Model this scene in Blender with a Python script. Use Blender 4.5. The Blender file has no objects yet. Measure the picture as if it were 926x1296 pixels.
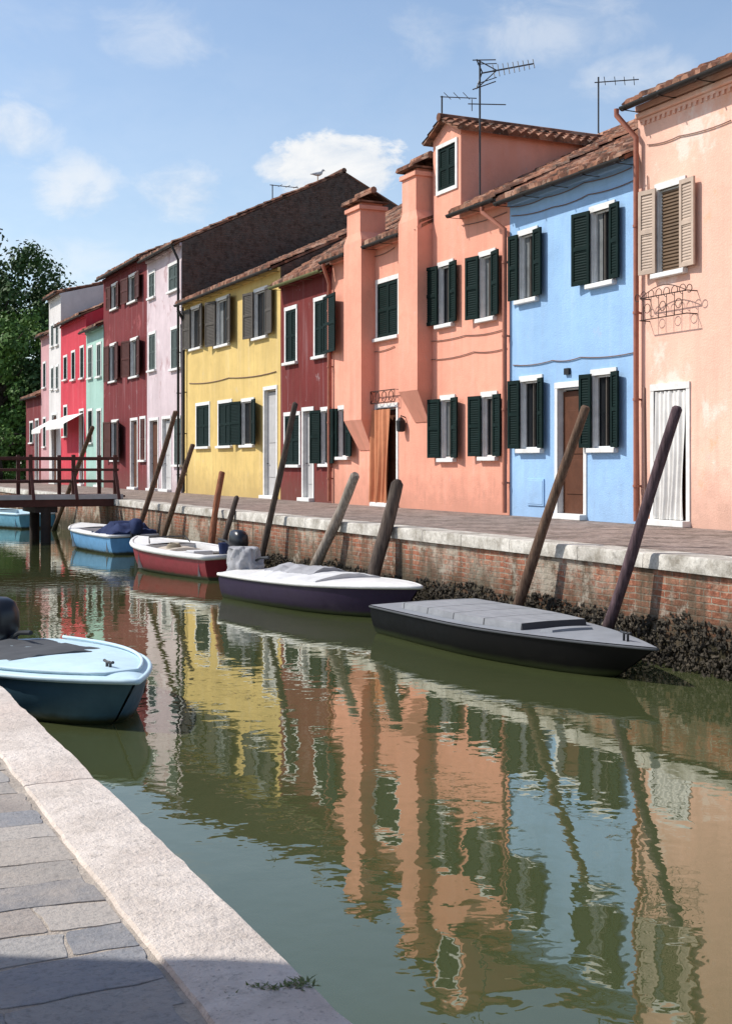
import bpy, bmesh, math, random
from mathutils import Vector, Matrix, noise
random.seed(11)
U=random.uniform
pi=math.pi
S=bpy.context.scene; COL=S.collection
F=1600.;CX=463.;HY=588.;VPX=-290.
TH=math.atan((CX-VPX)/F);co=math.cos(TH);si=math.sin(TH)
D=12.73;CZ=.967;ZW=-1.153;QE=8.58
def fwdp(px,d=D): return F*d/co/(px-VPX)
def fy(px,d=D): return (fwdp(px,d)-d*si)/co
def fz(py,px,d=D): return CZ+(HY-py)*fwdp(px,d)/F
def wpt(px,py,z):
    f=F*(CZ-z)/(py-HY); r=(px-CX)*f/F
    return Vector((r*co+f*si,f*co-r*si,z))
def vpt(px,f,z=0):
    r=(px-CX)*f/F
    return Vector((r*co+f*si,f*co-r*si,z))
# ------------------------------------------------------------------ objects
WM={}
def link(o,parent=None):
    COL.objects.link(o)
    if parent is not None: o.parent=parent
def empty(name,loc,rz=0.,parent=None):
    o=bpy.data.objects.new(name,None); link(o,parent)
    o.location=loc; o.rotation_euler=(0,0,rz); o.empty_display_size=.3
    WM[o.name]=Matrix.Translation(loc)@Matrix.Rotation(rz,4,'Z')
    return o
def tag(o,label,cat=None,group=None,kind=None):
    o['label']=label
    if cat: o['category']=cat
    if group: o['group']=group
    if kind: o['kind']=kind
    return o
class MB:
    def __init__(s): s.v=[];s.f=[];s.c=None
    def add(s,vs,fs):
        b=len(s.v); s.v+=[Vector(v) for v in vs]; s.f+=[tuple(i+b for i in f) for f in fs]; return b
    def par(s,o,a,b,c):
        o=Vector(o);a=Vector(a);b=Vector(b);c=Vector(c)
        s.add([o,o+a,o+a+b,o+b,o+c,o+a+c,o+a+b+c,o+b+c],[(0,3,2,1),(4,5,6,7),(0,1,5,4),(1,2,6,5),(2,3,7,6),(3,0,4,7)])
    def box(s,x0,x1,y0,y1,z0,z1): s.par((x0,y0,z0),(x1-x0,0,0),(0,y1-y0,0),(0,0,z1-z0))
    def grid(s,rows):
        n=len(rows[0]); b=len(s.v)
        for r in rows: s.v+=[Vector(p) for p in r]
        for i in range(len(rows)-1):
            for j in range(n-1):
                s.f.append((b+i*n+j,b+i*n+j+1,b+(i+1)*n+j+1,b+(i+1)*n+j))
        return b
    def tube(s,pts,r,n=8,cap=True):
        pts=[Vector(p) for p in pts]; m=len(pts)
        rs=r if isinstance(r,(list,tuple)) else [r]*m
        b=len(s.v); up=None
        for i,p in enumerate(pts):
            t=(pts[min(i+1,m-1)]-pts[max(i-1,0)])
            t=t.normalized() if t.length>1e-9 else Vector((0,0,1))
            if up is None:
                up=Vector((0,0,1)) if abs(t.z)<.9 else Vector((0,1,0))
            u=(up-t*up.dot(t))
            u=u.normalized() if u.length>1e-6 else t.orthogonal().normalized()
            w=t.cross(u); up=u
            for k in range(n):
                a=2*pi*k/n; s.v.append(p+(u*math.cos(a)+w*math.sin(a))*rs[i])
        for i in range(m-1):
            for k in range(n):
                k2=(k+1)%n
                s.f.append((b+i*n+k,b+i*n+k2,b+(i+1)*n+k2,b+(i+1)*n+k))
        if cap:
            s.f.append(tuple(b+k for k in range(n))[::-1]); s.f.append(tuple(b+(m-1)*n+k for k in range(n)))
    def loft(s,secs,n=20,ex=3.):
        b=len(s.v)
        for (z,cx,cy,ax,ay) in secs:
            for k in range(n):
                a=2*pi*k/n; ca,sa=math.cos(a),math.sin(a)
                s.v.append(Vector((cx+ax*math.copysign(abs(ca)**(2/ex),ca),cy+ay*math.copysign(abs(sa)**(2/ex),sa),z)))
        m=len(secs)
        for i in range(m-1):
            for k in range(n):
                k2=(k+1)%n; s.f.append((b+i*n+k,b+i*n+k2,b+(i+1)*n+k2,b+(i+1)*n+k))
        s.f.append(tuple(b+k for k in range(n))[::-1]); s.f.append(tuple(b+(m-1)*n+k for k in range(n)))
    def build(s,name,mat,parent=None,smooth=False,bevel=0,local=False,norm=True,ang=None):
        me=bpy.data.meshes.new(name)
        M=Matrix.Identity(4)
        if parent is not None:
            M=WM[parent.name]
        vs=s.v
        if parent is not None and not local:
            I=M.inverted(); vs=[I@v for v in vs]
        me.from_pydata([tuple(v) for v in vs],[],s.f)
        if norm:
            bm=bmesh.new(); bm.from_mesh(me); bmesh.ops.recalc_face_normals(bm,faces=bm.faces); bm.to_mesh(me); bm.free()
        if s.c:
            ca=me.color_attributes.new('Col','FLOAT_COLOR','POINT')
            for i,c in enumerate(s.c): ca.data[i].color=(c[0],c[1],c[2],1)
        if smooth:
            me.polygons.foreach_set('use_smooth',[True]*len(me.polygons))
            if ang: 
                try: me.set_sharp_from_angle(angle=math.radians(ang))
                except Exception: pass
        me.materials.append(mat)
        o=bpy.data.objects.new(name,me); link(o,parent); WM[o.name]=M.copy()
        if bevel:
            md=o.modifiers.new('bevel','BEVEL'); md.width=bevel; md.segments=2; md.limit_method='ANGLE'
        return o
# ------------------------------------------------------------------ materials
class NT:
    def __init__(s,name=None,tree=None):
        if tree is None:
            s.m=bpy.data.materials.new(name); s.m.use_nodes=True; s.t=s.m.node_tree
        else: s.t=tree
        s.t.nodes.clear(); s._tc=None
    def new(s,ty,**kw):
        n=s.t.nodes.new(ty)
        for k,v in kw.items(): setattr(n,k,v)
        return n
    def put(s,sock,v):
        if isinstance(v,bpy.types.NodeSocket): s.t.links.new(v,sock)
        else:
            if sock.type=='RGBA' and len(v)==3: v=(*v,1)
            sock.default_value=v
    def obj(s):
        if s._tc is None: s._tc=s.new('ShaderNodeTexCoord')
        return s._tc.outputs['Object']
    def mapping(s,vec,scale=(1,1,1),loc=(0,0,0)):
        n=s.new('ShaderNodeMapping'); s.put(n.inputs['Vector'],vec); n.inputs['Scale'].default_value=scale; n.inputs['Location'].default_value=loc
        return n.outputs[0]
    def noise(s,scale,detail=4,rough=.55,vec=None,dist=0):
        n=s.new('ShaderNodeTexNoise'); s.put(n.inputs['Vector'],vec if vec is not None else s.obj())
        n.inputs['Scale'].default_value=scale;n.inputs['Detail'].default_value=detail;n.inputs['Roughness'].default_value=rough;n.inputs['Distortion'].default_value=dist
        return n.outputs[0]
    def math(s,op,a,b=0.,c=None,clamp=False):
        n=s.new('ShaderNodeMath',operation=op); n.use_clamp=clamp
        s.put(n.inputs[0],a); s.put(n.inputs[1],b)
        if c is not None: s.put(n.inputs[2],c)
        return n.outputs[0]
    def rng(s,v,a,b,c=0.,d=1.,smooth=False):
        n=s.new('ShaderNodeMapRange'); n.clamp=True
        if smooth: n.interpolation_type='SMOOTHSTEP'
        s.put(n.inputs[0],v)
        for i,x in enumerate((a,b,c,d)): n.inputs[i+1].default_value=x
        return n.outputs[0]
    def mix(s,f,a,b,blend='MIX'):
        n=s.new('ShaderNodeMix',data_type='RGBA',blend_type=blend); s.put(n.inputs[0],f); s.put(n.inputs[6],a); s.put(n.inputs[7],b)
        return n.outputs[2]
    def ramp(s,f,stops):
        n=s.new('ShaderNodeValToRGB'); s.put(n.inputs[0],f); e=n.color_ramp.elements
        while len(e)<len(stops): e.new(.5)
        for i,(p,c) in enumerate(stops): e[i].position=p; e[i].color=(*c,1)
        return n.outputs[0]
    def sep(s,v):
        n=s.new('ShaderNodeSeparateXYZ'); s.put(n.inputs[0],v); return n.outputs
    def comb(s,x,y,z=0.):
        n=s.new('ShaderNodeCombineXYZ'); s.put(n.inputs[0],x);s.put(n.inputs[1],y);s.put(n.inputs[2],z); return n.outputs[0]
    def bump(s,h,st=.5,dist=.02):
        n=s.new('ShaderNodeBump'); s.put(n.inputs['Height'],h); n.inputs['Strength'].default_value=st;n.inputs['Distance'].default_value=dist
        return n.outputs[0]
    def attr(s,name='Col'):
        n=s.new('ShaderNodeAttribute',attribute_name=name); return n.outputs['Color']
    def out(s,col,rough=.8,normal=None,metal=0.,spec=.3,coat=0.):
        b=s.new('ShaderNodeBsdfPrincipled'); s.put(b.inputs['Base Color'],col); s.put(b.inputs['Roughness'],rough); b.inputs['Metallic'].default_value=metal
        b.inputs['Specular IOR Level'].default_value=spec
        if coat: b.inputs['Coat Weight'].default_value=coat
        if normal is not None: s.put(b.inputs['Normal'],normal)
        o=s.new('ShaderNodeOutputMaterial'); s.t.links.new(b.outputs[0],o.inputs[0]); return s.m
def sc(c,k): return tuple(min(1,x*k) for x in c)
def plaster(name,col,dirt=(.16,.12,.09),var=1.,peel=None,pa=.6,damp=.9):
    n=NT(name); o=n.obj()
    big=n.noise(.55,4,.6); med=n.noise(3.2,6,.68); st=n.noise(1.3,4,.6,n.mapping(o,(1,3.4,.25)))
    c=n.mix(n.rng(big,.3,.7),sc(col,1-.2*var),sc(col,1.05))
    c=n.mix(n.math('MULTIPLY',n.rng(med,.5,.7),.34*var),c,sc(col,.72))
    c=n.mix(n.math('MULTIPLY',n.rng(st,.52,.76),.45*var),c,sc(tuple(.62*a+.38*b for a,b in zip(col,dirt)),.9))
    c=n.mix(n.math('MULTIPLY',n.rng(st,.45,.25),.28*var),c,tuple(min(1,.7*a+.24) for a in col))
    sp=n.noise(2.1,7,.75,n.mapping(o,(1,1,1),(9,3,5)))
    c=n.mix(n.math('MULTIPLY',n.rng(sp,.63,.68),.55*var),c,tuple(min(1,.5*a+.2) for a in col))
    if peel:
        for i,pc in enumerate(peel):
            q=n.noise(.9+.5*i,7,.7,n.mapping(o,(1,1,.8),(3+5*i,7,1+2*i)))
            c=n.mix(n.math('MULTIPLY',n.rng(q,pa,pa+.07),.8),c,pc)
    z=n.sep(o)[2]
    dm=n.math('MULTIPLY',n.rng(n.math('ADD',z,n.math('MULTIPLY',med,-1.3)),-.5,.25,1,0),damp*.6)
    c=n.mix(dm,c,sc(tuple(.45*a+.55*b for a,b in zip(col,dirt)),.85))
    bp=n.bump(n.math('ADD',n.noise(35,3,.6),n.math('MULTIPLY',med,1.6)),.45,.016)
    return n.out(c,.9,bp,spec=.12)
def paint(name,col,rough=.55,var=.2,spec=.3,scale=6.,bump=.15,coat=0.):
    n=NT(name); a=n.noise(scale,5,.65); b=n.noise(scale*.2,3)
    c=n.mix(n.rng(a,.35,.75),sc(col,1.05),sc(col,1-var)); c=n.mix(n.math('MULTIPLY',n.rng(b,.4,.7),var),c,sc(col,.7))
    return n.out(c,rough,n.bump(n.noise(40,2),bump,.004),spec=spec,coat=coat)
M={}
M['salmon']=plaster('salmon_plaster',(.83,.375,.265))
M['blue']=plaster('blue_plaster',(.33,.53,.79),dirt=(.3,.34,.4),damp=.6)
M['peach']=plaster('peach_plaster',(.86,.52,.40),peel=[(.85,.66,.57),(.81,.42,.27)],pa=.585,var=.9)
M['maroon']=plaster('maroon_plaster',(.19,.038,.035),var=1.4)
M['yellow']=plaster('yellow_plaster',(.71,.515,.195),dirt=(.25,.18,.1),var=1.2)
M['palepink']=plaster('pale_pink_plaster',(.66,.545,.565),peel=[(.72,.67,.67),(.42,.28,.29)],pa=.57,var=1.2)
M['maroonfar']=plaster('far_maroon_plaster',(.19,.04,.043),peel=[(.33,.10,.10)],pa=.6,var=1.3)
M['mint']=plaster('mint_plaster',(.37,.56,.49))
M['crimson']=plaster('crimson_plaster',(.58,.06,.085))
M['white']=plaster('white_plaster',(.68,.65,.63))
M['rose']=plaster('rose_plaster',(.58,.33,.34))
M['stonewhite']=paint('white_stone_trim',(.76,.75,.72),.7,.22)
M['green']=paint('green_shutter_paint',(.005,.017,.015),.65,.4,spec=.1)
M['taupe']=paint('taupe_shutter_paint',(.09,.078,.066),.65,.3,spec=.2)
M['brown']=paint('brown_shutter_paint',(.085,.024,.018),.6,.3,spec=.2)
M['tan']=paint('tan_shutter_paint',(.50,.385,.30),.6,.2)
M['blind']=paint('brown_blind',(.15,.095,.055),.6,.2)
M['greygreen']=paint('grey_green_shutter_paint',(.07,.095,.088),.6,.3,spec=.2)
M['pipered']=paint('terracotta_pipe_paint',(.38,.14,.09),.5,.3)
M['darkgutter']=paint('dark_gutter',(.03,.026,.024),.5,.4)
M['olivegutter']=paint('olive_gutter',(.16,.17,.06),.5,.4)
M['iron']=paint('black_iron',(.012,.012,.014),.5,.2)
M['rustiron']=paint('rusty_iron',(.05,.025,.018),.7,.4)
M['steel']=paint('grey_aerial_metal',(.07,.07,.07),.4,.2)
M['cable']=paint('cable_rubber',(.2,.12,.095),.7,.2)
def glass():
    n=NT('dark_window_glass'); return n.out(n.mix(n.noise(1.5,2),(.005,.006,.008),(.016,.018,.02)),.15,spec=.18)
M['glass']=glass()
M['room']=paint('dark_room',(.012,.010,.009),.9,.3,spec=.05)
M['wooddoor']=paint('brown_door_wood',(.11,.045,.025),.6,.3,spec=.15)
M['greydoor']=paint('pale_grey_door',(.46,.45,.44),.6,.15)
def cloth(name,col,var=.15):
    n=NT(name); a=n.noise(5,4); return n.out(n.mix(n.rng(a,.3,.7),sc(col,1.03),sc(col,1-var)),.85,n.bump(n.noise(60,2),.2,.004),spec=.1)
M['orangecloth']=cloth('orange_curtain_cloth',(.60,.25,.13)); M['whitecloth']=cloth('white_curtain_cloth',(.76,.74,.70)); M['lace']=cloth('grey_white_window_curtain',(.20,.21,.21),.3)
M['awning']=cloth('white_awning_cloth',(.72,.70,.67))
def tiles():
    n=NT('terracotta_tiles'); o=n.obj()
    vo=n.new('ShaderNodeTexVoronoi'); n.put(vo.inputs['Vector'],n.mapping(o,(2.6,5,2.))); vo.inputs['Scale'].default_value=1.
    v=n.sep(vo.outputs['Color'])[0]
    c=n.ramp(v,[(0,(.10,.048,.032)),(.35,(.22,.095,.06)),(.7,(.33,.155,.095)),(1,(.40,.24,.17))])
    c=n.mix(n.rng(n.noise(2.2,6,.7),.44,.66),c,(.055,.043,.036))
    c=n.mix(n.math('MULTIPLY',n.rng(n.noise(9,4),.58,.74),.5),c,(.36,.31,.24))
    return n.out(c,.9,n.bump(n.noise(30,3),.4,.01),spec=.12)
M['tiles']=tiles()
def brick(name,c1,c2,mort,uv='yz',algae=None,bw=.25,rh=.072):
    n=NT(name); o=n.sep(n.obj()); v=n.comb(o['Y' if uv[0]=='y' else 'X'],o['Z' if uv[1]=='z' else 'Y'])
    wob=n.new('ShaderNodeVectorMath',operation='ADD'); 
    nz=n.new('ShaderNodeTexNoise'); n.put(nz.inputs['Vector'],n.obj()); nz.inputs['Scale'].default_value=4.; nz.inputs['Detail'].default_value=4
    ns=n.new('ShaderNodeVectorMath',operation='SCALE'); n.put(ns.inputs[0],nz.outputs['Color']); ns.inputs['Scale'].default_value=.035
    n.put(wob.inputs[0],v); n.put(wob.inputs[1],ns.outputs[0])
    b=n.new('ShaderNodeTexBrick'); n.put(b.inputs['Vector'],wob.outputs[0])
    b.inputs['Scale'].default_value=1; b.inputs['Brick Width'].default_value=bw; b.inputs['Row Height'].default_value=rh; b.inputs['Mortar Size'].default_value=.009; b.inputs['Mortar Smooth'].default_value=.3; b.inputs['Bias'].default_value=-.1
    n.put(b.inputs['Color1'],c1);n.put(b.inputs['Color2'],c2);n.put(b.inputs['Mortar'],mort)
    c=b.outputs['Color']
    c=n.mix(n.rng(n.noise(1.6,7,.74),.46,.6),c,sc(mort,.85),)
    c=n.mix(n.math('MULTIPLY',n.rng(n.noise(6,5,.72),.46,.64),.65),c,sc(c1,.42))
    c=n.mix(n.math('MULTIPLY',n.rng(n.noise(11,4,.7,n.mapping(n.obj(),(1,1,2.2),(5,1,2))),.56,.64),.7),c,sc(c2,1.3))
    if algae:
        h=n.math('ADD',o['Z'],n.math('MULTIPLY',n.noise(2.2,6,.7),-.75))
        c=n.mix(n.rng(h,-1.25,-.72,1,0),c,(.045,.04,.024))
        c=n.mix(n.math('MULTIPLY',n.rng(n.noise(1.2,5,.6,n.mapping(n.obj(),(1,4,.4))),.47,.62),.8),c,(.10,.08,.055))
        c=n.mix(n.math('MULTIPLY',n.rng(n.noise(.8,6,.75,n.mapping(n.obj(),(1,1,1),(4,2,7))),.54,.6),.7),c,(.42,.38,.31))
    h=n.math('ADD',n.math('MULTIPLY',b.outputs['Fac'],-1.),n.noise(14,5,.7))
    return n.out(c,.92,n.bump(h,.9,.03),spec=.1)
M['quaybrick']=brick('quay_brick',(.32,.11,.065),(.39,.19,.12),(.37,.32,.25),algae=True)
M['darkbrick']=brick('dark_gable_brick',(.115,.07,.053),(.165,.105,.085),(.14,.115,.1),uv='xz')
M['farpaving']=brick('far_quay_paving',(.28,.22,.19),(.34,.275,.24),(.18,.145,.12),uv='xy',bw=.75,rh=.42)
def stone(name,col,dark,thr=.5,sc_=3.,pink=None,pits=.5):
    n=NT(name); c=n.mix(n.rng(n.noise(sc_,7,.72),thr-.12,thr+.14),col,dark)
    if pink: c=n.mix(n.math('MULTIPLY',n.rng(n.noise(1.1,4),.5,.75),.6),c,pink)
    c=n.mix(n.math('MULTIPLY',n.rng(n.noise(sc_*9,5,.72),.53,.7),.6),c,sc(dark,.7))
    pit=n.noise(70,4,.75); 
    c=n.mix(n.math('MULTIPLY',n.rng(pit,.57,.68),pits),c,sc(dark,.5))
    h=n.math('ADD',n.math('MULTIPLY',n.noise(18,6,.75),1.6),n.math('MULTIPLY',pit,.7))
    return n.out(c,.85,n.bump(h,.7,.014),spec=.15)
M['coping']=stone('far_coping_stone',(.62,.59,.53),(.24,.215,.175),.52,2.6)
M['kerb']=stone('near_kerb_stone',(.74,.665,.60),(.55,.485,.43),.5,3.,pink=(.68,.54,.46),pits=.7)
def flag():
    n=NT('flagstones'); a=n.attr(); c=n.mix(n.math('MULTIPLY',n.rng(n.noise(7,7,.7),.4,.66),.6),a,n.mix(.5,a,(.46,.42,.38)))
    c=n.mix(n.math('MULTIPLY',n.rng(n.noise(60,4,.72),.5,.68),.5),c,(.11,.11,.11))
    c=n.mix(n.math('MULTIPLY',n.rng(n.noise(3,5,.7),.48,.68),.6),c,(.40,.345,.295))
    h=n.math('ADD',n.noise(14,6,.7),n.math('MULTIPLY',n.noise(80,3,.7),.5))
    return n.out(c,.75,n.bump(h,.8,.009),spec=.22)
M['flag']=flag()
M['mortar']=stone('flag_mortar',(.50,.44,.375),(.34,.295,.25),.5,8.)
M['soil']=stone('ground_soil',(.2,.17,.13),(.12,.12,.07),.5,.2)
def wood(name,c1,c2,rough=.85):
    n=NT(name); o=n.obj(); a=n.noise(3,7,.7,n.mapping(o,(9,9,.9))); b=n.noise(1.3,4)
    c=n.mix(n.rng(a,.35,.65),c1,c2); c=n.mix(n.math('MULTIPLY',n.rng(b,.45,.7),.5),c,sc(c2,.6))
    z=n.sep(o)[2]; c=n.mix(n.rng(n.math('ADD',z,n.math('MULTIPLY',b,.3)),-.85,-.45,1,0),c,(.02,.02,.012))
    return n.out(c,rough,n.bump(a,.8,.025),spec=.12)
M['polegrey']=wood('grey_pole_wood',(.36,.31,.26),(.15,.12,.095)); M['polebrown']=wood('brown_pole_wood',(.2,.13,.09),(.07,.042,.03))
M['poleorange']=wood('orange_pole_wood',(.36,.15,.08),(.16,.065,.04)); M['poledark']=wood('dark_pole_wood',(.14,.11,.09),(.05,.038,.033)); M['polepurple']=wood('violet_brown_pole_wood',(.15,.10,.11),(.055,.036,.04))
M['bridgewood']=paint('bridge_red_brown_wood',(.085,.03,.023),.7,.35); M['bridgedark']=paint('bridge_pile_wood',(.04,.03,.025),.85,.3)
def hullm(name,col,band=.06,wear=.03,spec=.3):
    n=NT(name); o=n.obj(); z=n.sep(o)[2]; a=n.noise(5,5,.65); b=n.noise(1.5,4,.6,n.mapping(o,(1,1,6)))
    c=n.mix(n.rng(a,.4,.75),col,sc(col,.78)); c=n.mix(n.math('MULTIPLY',n.rng(b,.55,.75),.3),c,tuple(.7*x+wear for x in col))
    c=n.mix(n.rng(n.math('ADD',z,n.math('MULTIPLY',a,-.06)),band-.05,band,1,0),c,(.03,.038,.016))
    return n.out(c,n.rng(a,.3,.7,.4,.6),n.bump(n.noise(9,3),.1,.006),spec=spec)
M['hblack']=hullm('black_hull',(.0045,.0045,.005),wear=.004,spec=.08); M['hpurple']=hullm('purple_hull',(.03,.019,.045),wear=.015,spec=.15); M['hred']=hullm('red_hull',(.21,.015,.024)); M['hblue']=hullm('blue_hull',(.11,.30,.53)); M['hteal']=hullm('teal_blue_hull',(.055,.12,.165),spec=.2); M['hblue2']=hullm('sky_blue_hull',(.11,.32,.44))
M['bwhite']=paint('white_boat_paint',(.70,.69,.67),.5,.18); M['bcream']=paint('cream_boat_floor',(.55,.48,.4),.6,.2); M['bgrey']=paint('grey_deck_paint',(.25,.265,.285),.6,.2,scale=3.,spec=.2); M['bdkgrey']=paint('dark_grey_tarp',(.085,.09,.097),.8,.25,scale=3.,spec=.1)
def planks():
    n=NT('grey_panelled_hatch'); o=n.sep(n.obj()); f=n.math('FRACT',n.math('MULTIPLY',o['X'],1.7)); l=n.math('LESS_THAN',f,.035)
    a=n.noise(3,5,.7,n.mapping(n.obj(),(1,4,1))); c=n.mix(n.rng(a,.35,.7),(.29,.30,.315),(.20,.208,.22)); c=n.mix(l,c,(.06,.06,.065))
    return n.out(c,.7,n.bump(n.math('MULTIPLY',l,-1.),.6,.01),spec=.15)
M['planks']=planks()
M['blight']=paint('light_blue_deck_paint',(.52,.69,.77),.5,.12); M['navycloth']=cloth('navy_tarp',(.03,.042,.10),.3); M['whitetarp']=cloth('white_tarp',(.60,.60,.60),.2); M['greytarp']=cloth('grey_tarp',(.36,.36,.375),.3); M['rope']=cloth('rope_fibre',(.4,.34,.25),.3)
M['blackplastic']=paint('black_motor_cowl',(.008,.009,.014),.3,.2,spec=.5); M['greymetal']=paint('motor_leg_metal',(.03,.033,.038),.45,.2)
def water():
    n=NT('canal_water'); o=n.obj()
    w1=n.noise(2.1,2,.5,n.mapping(o,(1,1.15,1)),.3); w2=n.noise(7.,2,.5,o,.3); w3=n.noise(.4,1,.5)
    h=n.math('ADD',n.math('ADD',w1,n.math('MULTIPLY',w2,.26)),n.math('MULTIPLY',w3,.8))
    b=n.bump(h,1.,.0036)
    mur=n.mix(n.rng(n.noise(.3,3),.3,.7),(.054,.066,.026),(.066,.078,.033))
    df=n.new('ShaderNodeBsdfDiffuse'); n.put(df.inputs[0],mur)
    gl=n.new('ShaderNodeBsdfGlossy'); gl.inputs['Roughness'].default_value=.008; n.put(gl.inputs['Normal'],b); n.put(gl.inputs[0],(.98,.98,.90))
    fr=n.new('ShaderNodeFresnel'); fr.inputs[0].default_value=1.72; n.put(fr.inputs['Normal'],b)
    mx=n.new('ShaderNodeMixShader'); n.put(mx.inputs[0],n.math('MULTIPLY',fr.outputs[0],1.16,clamp=True)); n.t.links.new(df.outputs[0],mx.inputs[1]); n.t.links.new(gl.outputs[0],mx.inputs[2])
    ou=n.new('ShaderNodeOutputMaterial'); n.t.links.new(mx.outputs[0],ou.inputs[0]); return n.m
M['water']=water()
def leaf(name,a,b):
    n=NT(name); c=n.mix(n.rng(n.noise(.5,3),.35,.65),a,b); c=n.mix(n.rng(n.noise(4,2),.4,.7),c,sc(a,.6)); return n.out(c,.6,spec=.2)
M['leafdark']=leaf('dark_leaves',(.036,.078,.021),(.06,.115,.028)); M['leafmid']=leaf('mid_green_leaves',(.07,.15,.028),(.11,.20,.038)); M['weed']=leaf('weed_leaves',(.07,.11,.035),(.12,.15,.05))
M['bark']=paint('bark',(.07,.05,.035),.9,.4,bump=.5)
M['mussel']=stone('mussel_shells',(.04,.035,.028),(.12,.10,.072),.56,9.)
M['gull']=paint('gull_feathers',(.6,.6,.6),.7,.3); M['gullleg']=paint('gull_legs',(.5,.25,.06),.6,.2)
# ------------------------------------------------------------------ setting
def struct(o,label,cat): return tag(o,label,cat,kind='structure')
mb=MB(); mb.add([(0,-60,ZW),(9.2,-60,ZW),(9.2,112,ZW),(0,112,ZW)],[(0,1,2,3)])
struct(mb.build('canal_water',M['water']),'green canal water mirroring the coloured houses','water')
mb=MB()
for x0,x1,y0,y1 in ((-1200,.62,-1200,110),(9.1,1200,-1200,110),(-1200,1200,110,1500)):
    mb.add([(x0,y0,-.05),(x1,y0,-.05),(x1,y1,-.05),(x0,y1,-.05)],[(0,1,2,3)])
struct(mb.build('ground',M['soil']),'flat ground behind the quays and houses','ground')
mb=MB(); mb.add([(9.0,-5,0),(D+.3,-5,0),(D+.3,100,0),(9.0,100,0)],[(0,1,2,3)])
struct(mb.build('far_quay_pavement',M['farpaving']),'brown grey stone pavement running in front of the houses','pavement')
def coping(name,x0,x1,y0,y1,z0,z1,mat,seg,label,jx=.012):
    mb=MB(); y=y0
    while y<y1:
        L=U(*seg); n=max(2,int(L/.06)) if y<22 else 3; dz=U(-.005,.005); rows=[]
        for i in range(n+1):
            yy=y+L*i/n; e=.0 if 0<i<n else .005
            yy+= .005 if i==0 else (-.005 if i==n else 0)
            a=noise.noise((yy*3,x0,0))*jx; b=noise.noise((yy*3,x1,5))*jx
            q=noise.noise((yy*11,x0,3))*jx*.7; q2=noise.noise((yy*11,x1,8))*jx*.7
            t=z1+dz-e
            rows.append([(x0+a*.3,yy,z0),(x0+a+q,yy,t-.025),(x0+a+q+.015,yy,t-.003),(x0+.06,yy,t),((x0+x1)/2,yy,t+noise.noise((yy*4,2,2))*.004),(x1-.06,yy,t),(x1+b+q2-.015,yy,t-.003),(x1+b+q2,yy,t-.025),(x1+b*.3,yy,z0)])
        b0=mb.grid(rows)
        nn=9; mb.f.append(tuple(b0+k for k in range(nn))); mb.f.append(tuple(b0+n*nn+k for k in range(nn))[::-1])
        y+=L
    return struct(mb.build(name,mat,smooth=True,ang=40),label,'kerb')
coping('far_quay_coping',QE,QE+.45,-4,100,-.155,.015,M['coping'],(1.1,1.9),'weathered white stone coping along the far quay edge',.03)
coping('near_quay_kerb',.674,.916,-3,60,-.25,.008,M['kerb'],(1.3,2.1),'pale pinkish stone kerb along the near quay edge',.008)
mb=MB(); mb.box(QE+.05,QE+.5,-5,101,-2.2,-.158)
o=mb.build('quay_wall',M['quaybrick']); struct(o,'red brick quay wall under the white coping, dark at the waterline','wall')
mb=MB(); mb.box(.3,.88,-5,100,-2.2,-.253)
o=mb.build('quay_wall',M['quaybrick']); struct(o,'brick quay wall below the pale near kerb','wall')
# near paving : mortar bed + stones
mb=MB(); mb.add([(-2.2,-3,-.0025),(.69,-3,-.0025),(.69,60,-.0025),(-2.2,60,-.0025)],[(0,1,2,3)])
bed=struct(mb.build('paving_bed',M['mortar']),'pale mortar bed between the near paving stones','pavement')
mb=MB(); mb.c=[]; y=.5
pal=[(.24,.235,.24),(.29,.28,.27),(.34,.31,.28),(.37,.33,.29),(.21,.215,.23),(.32,.28,.25)]
def jit(x,y):
    return (x+.04*noise.noise((x*3.5,y*3.5,1))+.012*noise.noise((x*14,y*14,2)),y+.055*noise.noise((x*2.2,y*2.2,9))+.016*noise.noise((x*12,y*12,4)))
while y<13:
    h=U(.12,.20); x=.666+U(0,.01)
    while x>-1.3:
        w=U(.12,.34); g=.004
        q=[(x-w+g,y+g),(x-g,y+g),(x-g,y+h-g),(x-w+g,y+h-g)]
        q=[(a+U(-.009,.009),b+U(-.009,.009)) for a,b in q]
        pts=[]
        for i in range(4):
            a=Vector(q[i]); b=Vector(q[(i+1)%4]); p=Vector(q[i-1])
            k=U(.001,.008)
            pts.append(a+(p-a).normalized()*k); pts.append(a+(b-a).normalized()*k*U(.4,1))
            for f_ in (.2,.4,.6,.8): pts.append(a.lerp(b,f_+U(-.05,.05))+Vector((U(-.003,.003),U(-.003,.003))))
        ctr=sum(pts,Vector((0,0)))/len(pts); z0=U(-.0006,.0008); tx,ty=U(-.005,.005),U(-.005,.005)
        bs=len(mb.v); n=len(pts)
        for s_,zz in ((1,-.01),(1,-.0009),(.992,0)):
            for p in pts:
                pp=ctr+(p-ctr)*s_; jx,jy=jit(*pp); d_=pp-ctr
                mb.v.append(Vector((min(jx,.672),jy,zz+z0+tx*d_.x+ty*d_.y)))
        for r in range(2):
            for k in range(n):
                k2=(k+1)%n; mb.f.append((bs+r*n+k,bs+r*n+k2,bs+(r+1)*n+k2,bs+(r+1)*n+k))
        mb.f.append(tuple(bs+2*n+k for k in range(n)))
        cc=sc(random.choice(pal),U(.85,1.15)); mb.c+= [cc]*(3*n)
        x-=w
    y+=h
st=mb.build('near_quay_pavement',M['flag']); struct(st,'irregular grey flagstones with pale joints on the near quay','pavement')
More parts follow.
